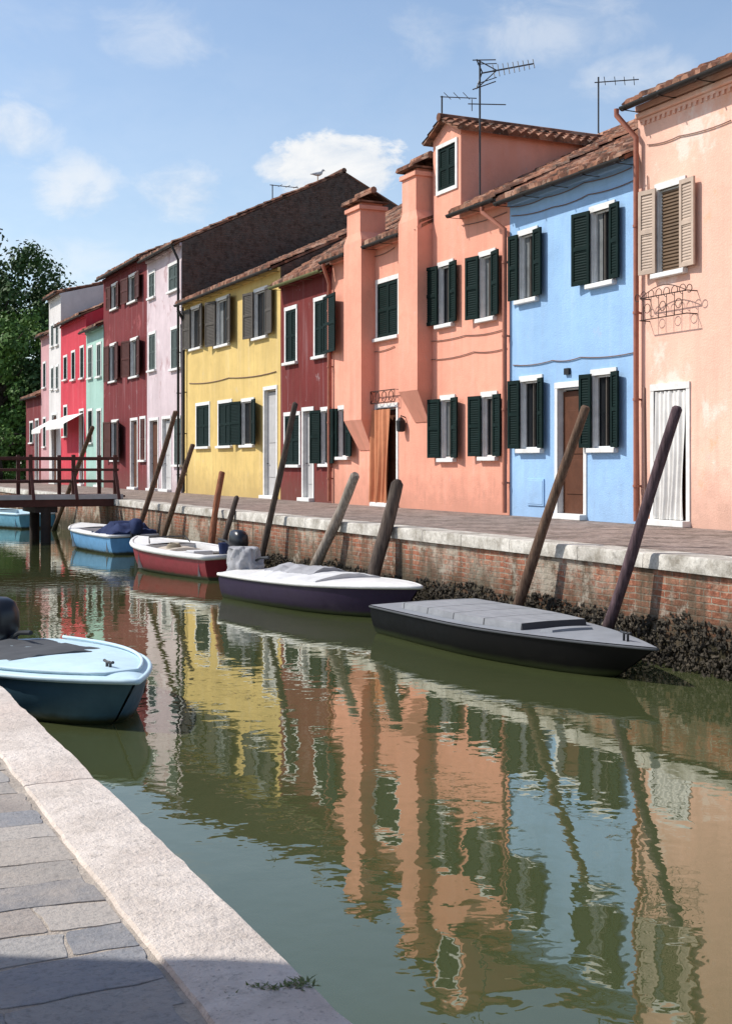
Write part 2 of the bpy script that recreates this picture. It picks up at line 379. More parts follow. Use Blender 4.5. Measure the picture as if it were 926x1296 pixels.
# mussels
mb=MB()
def lump(p,r,st=(1,1,1)):
    vs=[]
    for d in ((1,0,0),(-1,0,0),(0,1,0),(0,-1,0),(0,0,1),(0,0,-1)):
        vs.append((p[0]+d[0]*r*st[0]*U(.6,1.2)+U(-.3,.3)*r,p[1]+d[1]*r*st[1]*U(.6,1.2)+U(-.3,.3)*r,p[2]+d[2]*r*st[2]*U(.6,1.2)+U(-.3,.3)*r))
    mb.add(vs,[(0,2,4),(2,1,4),(1,3,4),(3,0,4),(2,0,5),(1,2,5),(3,1,5),(0,3,5)])
for i in range(13500):
    y=U(7.5,24) if i<12000 else U(24,36)
    dens=max(.3,min(1,(26-y)/6.)) if y<24 else .3
    if random.random()>dens: continue
    top=-.66+.13*noise.noise((y*1.1,0,0))+.06*noise.noise((y*5,2,0))-.008*max(0,y-12)
    zf=random.random()**1.45; z=ZW-.06+(top-ZW+.06)*zf
    x=QE+.07-(.25*(1-zf)+.04)*random.random()
    lump((x,y,z),U(.014,.042),(.7,.8,1.0))
tag(mb.build('mussel_bed',M['mussel']),'dark mussels and oysters crusted along the foot of the brick quay wall','mussels',kind='stuff')
# ------------------------------------------------------------------ houses
def roof_mesh(y0,y1,half,pitch,ze0,ov=.26,xs=None,spp=6,sides=True):
    mb=MB(); xe=D-ov if xs is None else xs
    zf=lambda x: ze0+.1+(x-D)*pitch
    xr=D+half; xb=D+2*half
    a,b,c_=(xe,zf(xe)),(xr,zf(xr)),(xb+.2,zf(xr)-(half+.2)*pitch)
    t=.07
    for (p,q) in ((a,b),(b,c_)):
        mb.add([(p[0],y0,p[1]-t),(q[0],y0,q[1]-t),(q[0],y1,q[1]-t),(p[0],y1,p[1]-t),(p[0],y0,p[1]),(q[0],y0,q[1]),(q[0],y1,q[1]),(p[0],y1,p[1])],[(0,1,2,3),(4,5,6,7),(0,1,5,4),(2,3,7,6),(0,3,7,4),(1,2,6,5)])
    per=.2; nt=max(2,int((y1-y0)/per)); per=(y1-y0)/nt
    Ls=(xr-xe)*math.sqrt(1+pitch*pitch); nr=max(2,int(Ls/.36)); dx=(xr-xe)/nr
    ns=nt*spp
    jit_=[[(U(-.014,.014),U(-.025,.025)) for _ in range(nt+1)] for _ in range(nr)]
    for r in range(nr):
        xa=xe+r*dx-.05; xc=xe+(r+1)*dx
        rows=[[],[],[]]
        for k in range(ns+1):
            yy=y0+(y1-y0)*k/ns; ti=min(nt,int(k/spp+.001)); j=jit_[r][ti]
            ph=(k%spp)/spp; pr=.058*abs(math.sin(pi*ph))**.75
            sg=.03*noise.noise((yy*.5,xa*.5,ze0))
            rows[0].append((xa+j[1],yy,zf(xa)+.012)); rows[1].append((xa+j[1],yy,zf(xa)+.045+pr+j[0]+sg)); rows[2].append((xc,yy,zf(xc)+.014+pr*.8+j[0]+sg))
        mb.grid(rows)
    mb.tube([(xr,y0,zf(xr)+.03),(xr,(y0+y1)/2,zf(xr)+.03),(xr,y1,zf(xr)+.03)],.1,8)
    return mb
def op(ol,orr,top,bot=None,sl=None,sr=None,sm='green',closed=False,door=None,jamb=True,aL=8,aR=8,blind=None,sur='stonewhite',inner=True,sill=True):
    pm=(ol+orr)/2
    d=dict(y1=fy(ol),y0=fy(orr),z1=fz(top,pm),z0=0. if bot is None else fz(bot,pm),sm=sm,closed=closed,door=door,jamb=jamb,aL=aL+U(-4,4),aR=aR+U(-4,4),blind=blind,sur=sur,inner=inner,sill=sill)
    d['wl']=None if sl is None else fy(sl)-d['y1']; d['wr']=None if sr is None else d['y0']-fy(sr)
    return d
def shutter_mb(hx,hy,z0,z1,w,sg,ang,slats=True):
    mb=MB(); a=math.radians(ang); u=Vector((-math.sin(a),sg*math.cos(a),0)); nrm=Vector((-math.cos(a),-sg*math.sin(a),0))
    o=Vector((hx,hy,z0)); t=.035; H=z1-z0; fw=min(.06,w*.22)
    P=lambda a_,z_,b_: o+u*a_+Vector((0,0,z_))+nrm*b_
    def bx(a0,a1,zz0,zz1,b0=0,b1=t): mb.par(P(a0,zz0,b0),u*(a1-a0),nrm*(b1-b0),(0,0,zz1-zz0))
    bx(0,fw,0,H);bx(w-fw,w,0,H)
    for zz in (0,H*.5-.03,H-.07): bx(fw,w-fw,zz,zz+.07,.001,t-.001)
    bx(fw,w-fw,.07,H-.07,.004,.014)
    if slats:
        n=int(H/.05)
        for i in range(n):
            zz=.075+i*(H-.14)/n
            mb.par(P(fw,zz,.015),u*(w-2*fw),nrm*.006+Vector((0,0,-.018)),Vector((0,0,.014))+nrm*.002)
    return mb
RW=random.Random(4)
def do_opening(root,d,slats=True):
    y0,y1,z0,z1=d['y0'],d['y1'],d['z0'],d['z1']; isdoor=d['door'] is not None
    tw=.085; mb=MB(); dep=.16 if isdoor else .085
    mb.box(D-.028,D+.04,y0-tw,y1+tw,z1,z1+tw+.02)
    if d['jamb']:
        mb.box(D-.022,D+.04,y0-tw,y0,z0+(0.002 if isdoor else 0),z1-.002); mb.box(D-.022,D+.04,y1,y1+tw,z0+(0.002 if isdoor else 0),z1-.002)
    # sash frame and linings
    ft=.035; xf=D+dep-.045
    for (a,b,c,e) in ((y0,y0+ft,z0,z1),(y1-ft,y1,z0,z1),(y0+ft,y1-ft,z1-ft,z1),(y0+ft,y1-ft,z0,z0+ft)):
        mb.box(xf,xf+.035,a+.001,b-.001,c+.001,e-.001)
    mb.box(D+.003,xf-.002,y1-.008,y1-.001,z0+.003,z1-.003)
    w=mb.build('door' if isdoor else 'window',M[d['sur']],root)
    p=MB(); p.box(D+dep,D+dep+.015,y0+.002,y1-.002,z0+.002,z1-.002)
    p.build('pane' if not isdoor else 'dark_doorway',M['glass'] if not isdoor else M['room'],w)
    if not isdoor and not d['closed'] and not d['blind']:
        s=MB(); ym=(y0+y1)/2; s.box(xf+.003,xf+.033,ym-.014,ym+.014,z0+ft,z1-ft); s.build('glazing_bar',M['taupe'],w)
        if slats and RW.random()<.45:
            c=MB(); side=RW.random()<.6; fr=RW.uniform(.2,.34)*(y1-y0); ya_=y1-ft-fr if side else y0+ft; rows=[]
            for zz in (z0+ft+.02,(z0+z1)/2,z1-ft):
                rows.append([(D+dep-.006-.004*math.sin(k*1.3),ya_+fr*k/16,zz) for k in range(17)])
            c.grid(rows); c.build('curtain',M['lace'],w,smooth=True)
    if not isdoor and d['sill']:
        s=MB(); s.box(D-.1,D+.06,y0-tw-.03,y1+tw+.03,z0-.08,z0-.001); s.build('sill',M['stonewhite'],w,bevel=.01)
    if isdoor:
        s=MB(); s.box(D-.16,D+.2,y0-.09,y1+.09,.003,.1); s.build('doorstep',M['stonewhite'],w,bevel=.01)
        lm,cur=d['door']
        if lm:
            l=MB(); l.box(D+.10,D+.14,y0+.01,y1-.01,.1,z1-.06)
            hh=z1-.3
            for (a,b) in ((.22,.52),(.57,.95)):
                l.box(D+.085,D+.10,y0+.12,y1-.12,hh*a,hh*b)
            l.build('door_leaf',M[lm],w,bevel=.006)
            kn=MB(); kn.tube([(D+.085,y1-.09,1.0),(D+.04,y1-.09,1.0),(D+.04,y1-.19,1.0)],.012,8); kn.build('door_handle',M['iron'],w)
        if cur:
            c=MB(); rows=[]; xo,ya,yb,zb,zt,fr,amp=cur[1]
            for i in range(30):
                zz=zb+(zt-zb)*i/29; row=[]
                for k in range(81):
                    v=k/80; g=1-i/29; yy=ya+(yb-ya)*v
                    am=amp*(.55+.6*g)
                    row.append((D+xo-.04*g-am*(math.sin(v*fr+.8*math.sin(i*.13)+v*v*3)+.5*math.sin(v*fr*.47+2+i*.05)),yy+.03*math.sin(i*.16+v*5)*g,zz))
                rows.append(row)
            c.grid(rows); c.build('curtain',M[cur[0]],w,smooth=True)
    if d['blind']:
        b=MB(); n=int((z1-z0)/.055)
        for i in range(n):
            zz=z0+.02+i*(z1-z0-.03)/n; b.par((D+.025,y0+.03,zz),(.03,0,-.025),(0,y1-y0-.06,0),(.004,0,.03))
        b.build('blind',M[d['blind']],w)
    if d['closed']:
        hw=(y1-y0)/2-.004
        shutter_mb(D+.025,y1-.01,z0+.01,z1-.01,hw-.006,-1,0,slats).build('shutter',M[d['sm']],w)
        shutter_mb(D+.025,y0+.004,z0+.01,z1-.01,hw,1,0,slats).build('shutter',M[d['sm']],w)
    if d['wl']: shutter_mb(D-.05,y1+.01,z0+.01,z1+.03,d['wl'],1,d['aL'],slats).build('shutter',M[d['sm']],w)
    if d['wr']: shutter_mb(D-.05,y0-.01,z0+.01,z1+.03,d['wr'],-1,d['aR'],slats).build('shutter',M[d['sm']],w)
    return w
def wall_front(mb,ya,yb,z0,z1,holes,x=None):
    x=D if x is None else x
    ys=sorted({ya,yb,*[h['y0'] for h in holes],*[h['y1'] for h in holes]}); zs=sorted({z0,z1,*[h['z0'] for h in holes],*[h['z1'] for h in holes]})
    for i in range(len(ys)-1):
        for j in range(len(zs)-1):
            cy=(ys[i]+ys[i+1])/2; cz=(zs[j]+zs[j+1])/2
            if any(h['y0']<cy<h['y1'] and h['z0']<cz<h['z1'] for h in holes): continue
            mb.add([(x,ys[i],zs[j]),(x,ys[i+1],zs[j]),(x,ys[i+1],zs[j+1]),(x,ys[i],zs[j+1])],[(0,3,2,1)])
    for h in holes:
        a,b,c,e=h['y0'],h['y1'],h['z0'],h['z1']; q=x+.2
        mb.add([(x,a,c),(q,a,c),(q,a,e),(x,a,e)],[(0,1,2,3)]); mb.add([(x,b,c),(q,b,c),(q,b,e),(x,b,e)],[(0,3,2,1)])
        mb.add([(x,a,e),(q,a,e),(q,b,e),(x,b,e)],[(0,1,2,3)]); mb.add([(x,a,c),(q,a,c),(q,b,c),(x,b,c)],[(0,3,2,1)])
def house(px0,px1,ze,half,pitch,wm,label,ops=(),gut='darkgutter',group='coloured houses along the far quay',roofsegs=None,slats=True,ya=None,gable=None,ov=.26,spp=6,glabel=None):
    yb=fy(px0)-.004; ya=fy(px1)+.004 if ya is None else ya
    root=empty('canal_house',(D,(ya+yb)/2,0)); tag(root,label,'house',group)
    mb=MB(); wall_front(mb,ya,yb,0,ze,ops)
    xb=D+2*half; zr=ze+half*pitch
    mb.add([(xb,ya,0),(xb,yb,0),(xb,yb,ze),(xb,ya,ze)],[(0,1,2,3)])
    for y in ((yb,) if gable else (ya,yb)):
        mb.add([(D,y,0),(xb,y,0),(xb,y,ze),(D+half,y,zr),(D,y,ze)],[(0,1,2,3,4)])
    mb.build('wall',M[wm],root,norm=False)
    if gable:
        g=MB(); g.add([(D+.001,ya,0),(xb,ya,0),(xb,ya,ze),(D+half,ya,zr+.02),(D+.001,ya,ze)],[(0,1,2,3,4)]) 
        o=g.build('gable_wall',M[gable],root,norm=False)
        if glabel: o['label']=glabel
    for sg in (roofsegs or [(ya,yb,None)]):
        roof_mesh(sg[0],sg[1],half,pitch,ze,ov=ov,xs=sg[2],spp=spp).build('roof',M['tiles'],root)
        if sg[2] is None and gut:
            g=MB(); zz=ze+.1-(ov)*pitch-.045; xx=D-ov-.06
            n=10
            rows=[]
            for yy in (sg[0],sg[1]):
                rows.append([(xx+.065*math.cos(a),yy,zz-.065*math.sin(a)) for a in [pi*k/n for k in range(n+1)]]+[(xx-.055*math.cos(a),yy,zz-.055*math.sin(a)) for a in [pi*k/n for k in range(n+1)]])
            g.grid(rows); k=int((sg[1]-sg[0])/.9)
            for i in range(k+1):
                yy=sg[0]+.1+(sg[1]-sg[0]-.2)*i/max(1,k); g.box(xx-.07,xx+.3,yy-.012,yy+.012,zz-.075,zz-.066)
            g.build('gutter',M[gut],root)
    for d in ops: do_opening(root,d,slats)
    # eave cornice
    for sg in (roofsegs or [(ya,yb,None)]):
        if sg[2] is None:
            c=MB(); c.box(D-.07,D+.02,sg[0]+.002,sg[1]-.002,ze-.13,ze-.02); c.build('cornice',M[wm],root,bevel=.02)
    return root,ya,yb
def pipe(root,px,ytop_z,mat='pipered',z0=.05,off=.1,r=.045,elbow=True,ys=0.):
    y=fy(px); m=MB(); pts=[]
    if elbow: pts=[(D-.3,y+ys,ytop_z),(D-.3,y+ys,ytop_z-.1),(D-off,y,ytop_z-.5)]
    else: pts=[(D-off,y,ytop_z)]
    pts+= [(D-off,y,ytop_z-1.2),(D-off,y,z0+.1),(D-off,y,z0)]
    m.tube(pts,r,10)
    zz=.6
    while zz<ytop_z-1:
        m.tube([(D-off,y,zz),(D-off,y,zz+.04)],r+.012,10); m.box(D-off,D+.01,y-.012,y+.012,zz+.005,zz+.035); zz+=1.4
    m.build('downpipe',M[mat],root,smooth=True,ang=40)
def cable(root,pts,r=.009,mat='cable',off=.02,name='cable'):
    m=MB(); P=[]
    for (a,b) in zip(pts[:-1],pts[1:]):
        for i in range(6):
            t=i/6; px=a[0]+(b[0]-a[0])*t; py=a[1]+(b[1]-a[1])*t+ 10*t*(1-t)*(1 if abs(b[0]-a[0])>25 else 0)
            P.append((D-off,fy(px),fz(py,px)))
    P.append((D-off,fy(pts[-1][0]),fz(pts[-1][1],pts[-1][0])))
    m.tube(P,r,6); m.build(name,M[mat],root,smooth=True)
# --- peach house at right
dd=op(828,869,493,door=('wooddoor',('whitecloth',(-.0,fy(869)+.03,fy(828)-.03,.11,fz(493,848)-.02,38,.024))))
H,ya,yb=house(807,0,6.8,4.8,.48,'peach','peach house with peeling plaster, tan shutters and a white door curtain',
  [op(834,864,236,343,sl=816,sr=884,sm='tan',blind='blind',aL=5,aR=8),dd],gut='darkgutter',ya=8.5)
pipe(H,811,6.75,'pipered',ys=.25); 
cable(H,[(820,183),(860,172),(926,152)]); cable(H,[(820,222),(826,345)]);cable(H,[(816,490),(818,660)],.016)
m=MB(); y=ya+.1; pr=[]
while y<yb-.1: pr+=[(y,6.44),(y+.06,6.44),(y+.06,6.50),(y+.125,6.50)]; y+=.125
m.grid([[(D+.005,p[0],6.545) for p in pr],[(D-.03,p[0],6.545) for p in pr],[(D-.03,p[0],p[1]) for p in pr],[(D+.005,p[0],p[1]) for p in pr]])
m.build('dentil_frieze',M['peach'],H)
m=MB(); m.box(D-.09,D+.01,ya+.02,yb-.02,6.55,6.64); m.build('cornice_moulding',M['peach'],H,bevel=.02)
# scrolled iron window basket
m=MB(); y0,y1=fy(882),fy(822); zt,zb=fz(364,850),fz(402,850); xo=.2
def arc(cx,cy,r,a0,a1,n=14,ax='yz',x=0):
    return [(x,cx+r*math.cos(a0+(a1-a0)*i/n),cy+r*math.sin(a0+(a1-a0)*i/n)) for i in range(n+1)]
for zz in (zt-.12,zb): m.tube([(D,y0,zz),(D-xo,y0,zz),(D-xo,y1,zz),(D,y1,zz)],.009,6)
n=6; ym=(y0+y1)/2; hw=(y1-y0)/2
for i in range(n):
    yc=y0+(y1-y0)*(i+.5)/n; w=(y1-y0)/n; zz=zt-.12+.16*(1-((yc-ym)/hw)**2)
    m.tube([(D-xo,yc,zb),(D-xo,yc,zt-.12)],.006,5)
    m.tube(arc(yc,zt-.09,w*.38,-pi*.5,1.2*pi,x=D-xo),.006,6)
    if i%2==0: m.tube(arc(yc+w*.5,(zb+zt-.12)/2,w*.38,0,1.95*pi,x=D-xo),.006,6)
m.tube([(D-xo,y0+(y1-y0)*i/16,zt-.12+.15*math.sin(pi*i/16)) for i in range(17)],.007,6)
for s_,yy in ((1,y1),(-1,y0)): m.tube(arc(yy+s_*.06,zt-.1,.06,pi if s_>0 else 0,pi-1.7*pi if s_>0 else 1.7*pi,x=D-xo),.007,6)
m.build('iron_window_basket',M['rustiron'],H,smooth=True)
# --- blue house
dd=op(706,739,490,door=('wooddoor',None))
H,ya,yb=house(645,807,6.0,4.8,.5,'blue','light blue house with dark green shutters and a white framed doorway',
 [op(659,678,296,378,649,690),op(750,775,265,357,731,788),op(661,684,482,568,649,693),op(752,777,474,567,739,789),dd],gut='darkgutter')
cable(H,[(648,262),(690,250),(740,231),(800,212)]); cable(H,[(648,273),(700,262),(745,246),(803,228)]); cable(H,[(650,462),(700,456),(735,452),(804,446)])
cable(H,[(806,455),(808,640)],.018,'iron')
m=MB(); y0,y1=fy(689),fy(668); z0,z1=fz(640,678),fz(606,678); m.box(D-.025,D+.01,y0,y1,z0,z1); m.box(D-.032,D-.024,y0+.03,y1-.03,z0+.03,z1-.03); m.build('meter_hatch',M['blue'],H,bevel=.005)
m=MB(); m.box(D-.05,D,fy(722),fy(716),fz(474,719),fz(466,719)); m.build('house_number_plate',M['iron'],H)
# --- salmon house
ydA,ydB=fy(583),fy(548)
dd=op(477,502,516,door=('wooddoor',('orangecloth',(-.07,fy(496),fy(473),.1,fz(518,489),26,.045))))
sa=[op(478,504,356,426,closed=True),op(557,572,336,410,545,582),op(609,625,323,402,596,637),op(560,574,506,580,548,586),op(612,627,502,578,599,639),op(430,441,518,578,424,452),dd]
yA=fy(645)+.004;yB=fy(420)-.004; xoc=D-.36
cA=(fy(457,xoc),fy(435,xoc)); cB=(fy(528,xoc),fy(504,xoc))
H,ya,yb=house(420,645,6.1,4.8,.5,'salmon','salmon house with two chimney breasts, a tall dormer and an orange door curtain',sa,gut='darkgutter',
   roofsegs=[(yA,ydA-.03,None),(ydA-.03,ydB+.03,D+3.4),(ydB+.03,cB[0]-.01,None),(cB[0]-.01,cB[1]+.01,D+.3),(cB[1]+.01,cA[0]-.01,None),(cA[0]-.01,cA[1]+.01,D+.3),(cA[1]+.01,yB,None)])
pipe(H,644,5.95,'pipered',ys=.5); pipe(H,421,6.0,'pipered',ys=-.1)
def chimney(yy,ztop,zbt,zbb):
    xo=xoc; y0,y1=yy; yc=(y0+y1)/2
    m=MB()
    zc=ztop-.42; zs=6.2; ins=.12
    m.par((xo,y0,zbt),(D+.5-xo,0,0),(0,y1-y0,0),(0,0,zs-zbt))
    m.add([(xo,y0,zs),(xo,y1,zs),(D+.5,y1,zs),(D+.5,y0,zs),(xo+.03,y0+ins,zs+.2),(xo+.03,y1-ins,zs+.2),(D+.32,y1-ins,zs+.2),(D+.32,y0+ins,zs+.2)],[(0,1,5,4),(1,2,6,5),(2,3,7,6),(3,0,4,7)])
    m.box(xo+.03,D+.32,y0+ins,y1-ins,zs+.2,zc)
    k=.72; fr=-.02
    m.add([(xo,y0,zbt),(xo,y1,zbt),(D+.01,y1,zbt),(D+.01,y0,zbt),(D+fr,yc-k*(y1-y0)/2,zbb),(D+fr,yc+k*(y1-y0)/2,zbb),(D+.01,yc+k*(y1-y0)/2,zbb),(D+.01,yc-k*(y1-y0)/2,zbb)],[(0,1,5,4),(1,2,6,5),(3,0,4,7),(4,5,6,7)])
    c=m.build('chimney',M['salmon'],H)
    y0+=ins;y1-=ins; xe=D+.32
    b=MB(); b.box(xo-.02,xe+.05,y0-.05,y1+.05,zc-.04,zc+.06); b.box(xo+.08,xe-.05,y0+.05,y1-.05,zc+.059,zc+.16)
    b.build('chimney_band',M['salmon'],c,bevel=.012)
    t=MB(); z0=zc+.16; xm=(xo+xe)/2; e=.09
    nt=5
    for sx in (-1,1):
        for i in range(nt):
            ya_=y0-e+(y1-y0+2*e)*i/nt; yb_=ya_+(y1-y0+2*e)/nt
            r0=[];r1=[]
            for k_ in range(7):
                yy_=ya_+(yb_-ya_)*k_/6; h=.06*math.sin(pi*k_/6)
                r0.append((xm+sx*(xe-xo+2*e)/2,yy_,z0+h+U(0,.01))); r1.append((xm,yy_,z0+.22+h))
            t.grid([[(p[0],p[1],z0-.02) for p in r0],r0,r1])
    t.box(xo-e+.02,xe+e-.02,y0-e+.02,y1+e-.02,z0-.03,z0+.005)
    t.tube([(xm,y0-e,z0+.26),(xm,y1+e,z0+.26)],.08,8)
    t.build('chimney_cap',M['tiles'],c)
chimney(cA,7.38,fz(533,450),fz(570,455)); chimney(cB,7.58,fz(497,517),fz(535,520))
m=MB(); zd0=6.1;zde=fz(170,566);zdr=zde+.28; yc=(ydA+ydB)/2; x1=D+4.6
wv=[dict(y0=fy(577),y1=fy(555),z0=fz(238,566),z1=fz(184,566))]
wall_front(m,ydA,ydB,zd0,zde,wv)
m.add([(D,ydA,zde),(D,ydB,zde),(D,yc,zdr)],[(0,1,2)])
for yy in (ydA,ydB): m.add([(D,yy,zd0-.3),(x1,yy,zd0),(x1,yy,zde),(D,yy,zde)],[(0,1,2,3)])
dm=m.build('dormer',M['salmon'],H,norm=False)
w=MB(); a,b,c_,e=wv[0]['y0'],wv[0]['y1'],wv[0]['z0'],wv[0]['z1']
for (p,q,r,s_) in ((a-.08,a,c_-.08,e+.08),(b,b+.08,c_-.08,e+.08),(a,b,e,e+.08),(a,b,c_-.08,c_)): w.box(D-.03,D+.05,p,q,r,s_)
w.build('dormer_window',M['stonewhite'],dm)
w=shutter_mb(D+.04,b-.003,c_+.003,e-.003,(b-a)/2-.004,-1,0); w2=shutter_mb(D+.04,a+.003,c_+.003,e-.003,(b-a)/2-.004,1,0); w.add(w2.v,w2.f); w.build('shutter',M['green'],dm)
t=MB(); sl=(zdr-zde)/((ydB-ydA)/2); e=.16
for sy in (-1,1):
    ye=yc+sy*((ydB-ydA)/2+e); zee=zde-sl*e+.03
    n=int(4.8/.2)
    for r in range(3):
        f0,f1=r/3,(r+1)/3
        rows=[[],[],[]]
        for k in range(n*6+1):
            x=D-.18+4.9*k/(n*6); h=.06*abs(math.sin(pi*k/6))**.75
            ya_=ye+(yc-ye)*f0; yb_=ye+(yc-ye)*f1; za=zee+(zdr+.03-zee)*f0; zb=zee+(zdr+.03-zee)*f1
            rows[0].append((x,ya_,za-.01)); rows[1].append((x,ya_+sy*.04,za+.035+h)); rows[2].append((x,yb_,zb+.01+h*.8))
        t.grid(rows)
    t.add([(D-.16,ye,zee-.03),(x1,ye,zee-.03),(x1,yc,zdr),(D-.16,yc,zdr),(D-.16,ye,zee+.02),(x1,ye,zee+.02),(x1,yc,zdr+.05),(D-.16,yc,zdr+.05)],[(0,1,2,3),(4,5,6,7),(0,1,5,4),(0,3,7,4)])
t.tube([(D-.2,yc,zdr+.07),(x1,yc,zdr+.07)],.09,8)
t.build('dormer_roof',M['tiles'],dm)
cable(H,[(468,445),(500,438)]); cable(H,[(532,432),(590,424),(640,416)]); cable(H,[(546,455),(600,445),(642,440)]); cable(H,[(470,325),(500,313)]); cable(H,[(585,285),(642,268)])
# iron canopy over door
m=MB(); y0,y1=fy(505),fy(447); z0,z1=fz(511,476),fz(496,476)
m.tube([(D-.12,y0,z1),(D-.12,y1,z1)],.012,6); m.tube([(D-.12,y0,z0),(D-.12,y1,z0)],.012,6)
for i in range(7):
    yc_=y0+(y1-y0)*(i+.5)/7; m.tube(arc(yc_,(z0+z1)/2,(z1-z0)*.42,0,1.9*pi,x=D-.12),.009,6)
for yy in (y0,(y0+y1)/2,y1): m.tube([(D,yy,z1),(D-.12,yy,z1),(D-.12,yy,z0)],.01,6)
m.build('iron_canopy',M['rustiron'],H)
m=MB(); yy,zz=fy(508,D-.1),fz(540,508); m.loft([(zz-.12,D-.12,yy,.05,.05),(zz-.1,D-.12,yy,.08,.08),(zz+.12,D-.12,yy,.09,.09),(zz+.2,D-.12,yy,.03,.03)],12,4); m.tube([(D,yy,zz+.2),(D-.12,yy,zz+.24),(D-.12,yy,zz+.17)],.014,6); m.build('wall_lamp',M['iron'],H)
# --- maroon house
H,ya,yb=house(355,420,5.95,4.6,.64,'maroon','narrow dark red house with white framed windows between the yellow and salmon houses',
 [op(362,375,392,458,closed=True),op(399,412,380,450,sr=434,closed=True),op(361,379,526,588,closed=True),op(384,396,520,door=('greydoor',None)),op(408,417,520,587,399,427)],gut='olivegutter')
# --- yellow house
H,ya,yb=house(233,355,6.45,5.2,.47,'yellow','yellow house with taupe upper shutters and green lower shutters',
 [op(243,255,390,440,236,262,'taupe'),op(275,290,379,436,267,299,'taupe'),op(323,338,368,426,314,349,'taupe'),op(249,265,513,565,closed=True),op(277,293,510,564,closed=True),op(307,321,508,563,297,331),op(335,350,493,door=('greydoor',None))],gut='darkgutter',gable='darkbrick')
cable(H,[(240,485),(290,478),(350,470)],.012); pipe(H,236,6.3,'darkgutter')
# --- pale pink tall house
H,ya,yb=house(186,230,8.6,6.1,.48,'palepink','tall pale pink house with peeling paint and a dark brick gable',
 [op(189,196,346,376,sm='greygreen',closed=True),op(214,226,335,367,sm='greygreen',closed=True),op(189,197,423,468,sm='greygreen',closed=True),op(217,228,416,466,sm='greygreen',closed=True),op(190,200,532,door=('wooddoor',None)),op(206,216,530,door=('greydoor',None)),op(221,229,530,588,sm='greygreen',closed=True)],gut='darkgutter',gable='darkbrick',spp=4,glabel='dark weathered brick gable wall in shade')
ygab=ya
pipe(H,229,8.5,'darkgutter')
# --- tall maroon house
H,ya,yb=house(131,186,8.8,6.1,.445,'maroonfar','tall dark red house with brown shutters beside the pale pink house',
 [op(142,149,361,390,138,153,'brown'),op(164,173,349,381,157,181,'brown'),op(140,147,437,482,135,154,'brown'),op(166,175,430,476,160,183,'brown'),op(142,150,534,582,136,158,'brown'),op(166,174,532,door=('wooddoor',None)),op(178,184,530,582,sm='brown',closed=True)],gut='darkgutter',spp=4)
# --- mint, crimson, white, rose, low dark red
H,ya,yb=house(109,131,6.9,4.5,.5,'mint','mint green house between the tall dark red and crimson houses',
 [op(112,117,440,478,sm='greygreen',closed=True),op(123,128,436,476,sm='greygreen',closed=True),op(112,117,520,560,closed=True),op(123,128,520,door=('wooddoor',None))],slats=False,spp=4)
H,ya,yb=house(77,109,7.7,4.5,.45,'crimson','crimson house with a white awning beside the mint green house',
 [op(81,85,452,480,closed=True),op(91,95,446,480,closed=True),op(102,106,440,478,closed=True),op(81,85,515,552,closed=True),op(101,106,520,door=('wooddoor',None))],slats=False,spp=4)
def awning(px0,px1,z,w):
    m=MB(); y0,y1=fy(px1),fy(px0); n=int((y1-y0)/.15)
    r0=[(D-.01,y0+(y1-y0)*k/n,z) for k in range(n+1)]
    r1=[(D-w,y0+(y1-y0)*k/n,z-.5) for k in range(n+1)]; r2=[(D-w-.01,y0+(y1-y0)*k/n,z-.68-.04*(k%2)) for k in range(n+1)]
    m.grid([r0,r1,r2]); m.build('awning',M['awning'],H)
awning(82,106,3.3,.9)
H,ya,yb=house(62,77,9.3,4.2,.26,'white','tall white house rising above the crimson house',
 [op(65,68,412,438,sm='greygreen',closed=True),op(71,74,410,436,sm='greygreen',closed=True),op(65,68,466,492,sm='greygreen',closed=True),op(71,74,464,492,sm='greygreen',closed=True),op(66,72,525,door=('wooddoor',None))],slats=False,spp=4)
awning(63,75,3.2,.9)
H,ya,yb=house(52,62,7.6,4.5,.4,'rose','narrow rose pink house at the far end beyond the white house',
 [op(55,58,460,490,closed=True),op(55,58,530,565,closed=True)],slats=False,spp=4)
H,ya,yb=house(33,52,4.6,4.5,.45,'maroonfar','low dark red house at the far left end of the row',
 [op(38,42,535,560,closed=True),op(45,49,532,door=('wooddoor',None))],slats=False,spp=4)
# near bank house out of frame whose shadow falls on the paving
root=empty('canal_house',(-4.2,-2.5,0)); tag(root,'house outside the left edge whose shadow crosses the bottom left paving','house')
m=MB(); m.box(-6.5,-1.75,-9,3.84,0,6.2); m.build('wall',M['peach'],root)
m=MB(); m.add([(-6.8,-9.2,6.2),(-1.6,-9.2,6.2),(-1.6,3.85,6.2),(-6.8,3.85,6.2),(-4.2,-9.2,7.4),(-4.2,3.85,7.4)],[(0,3,2,1),(0,1,4),(3,5,2),(1,2,5,4),(0,4,5,3)]); m.build('roof',M['tiles'],root)
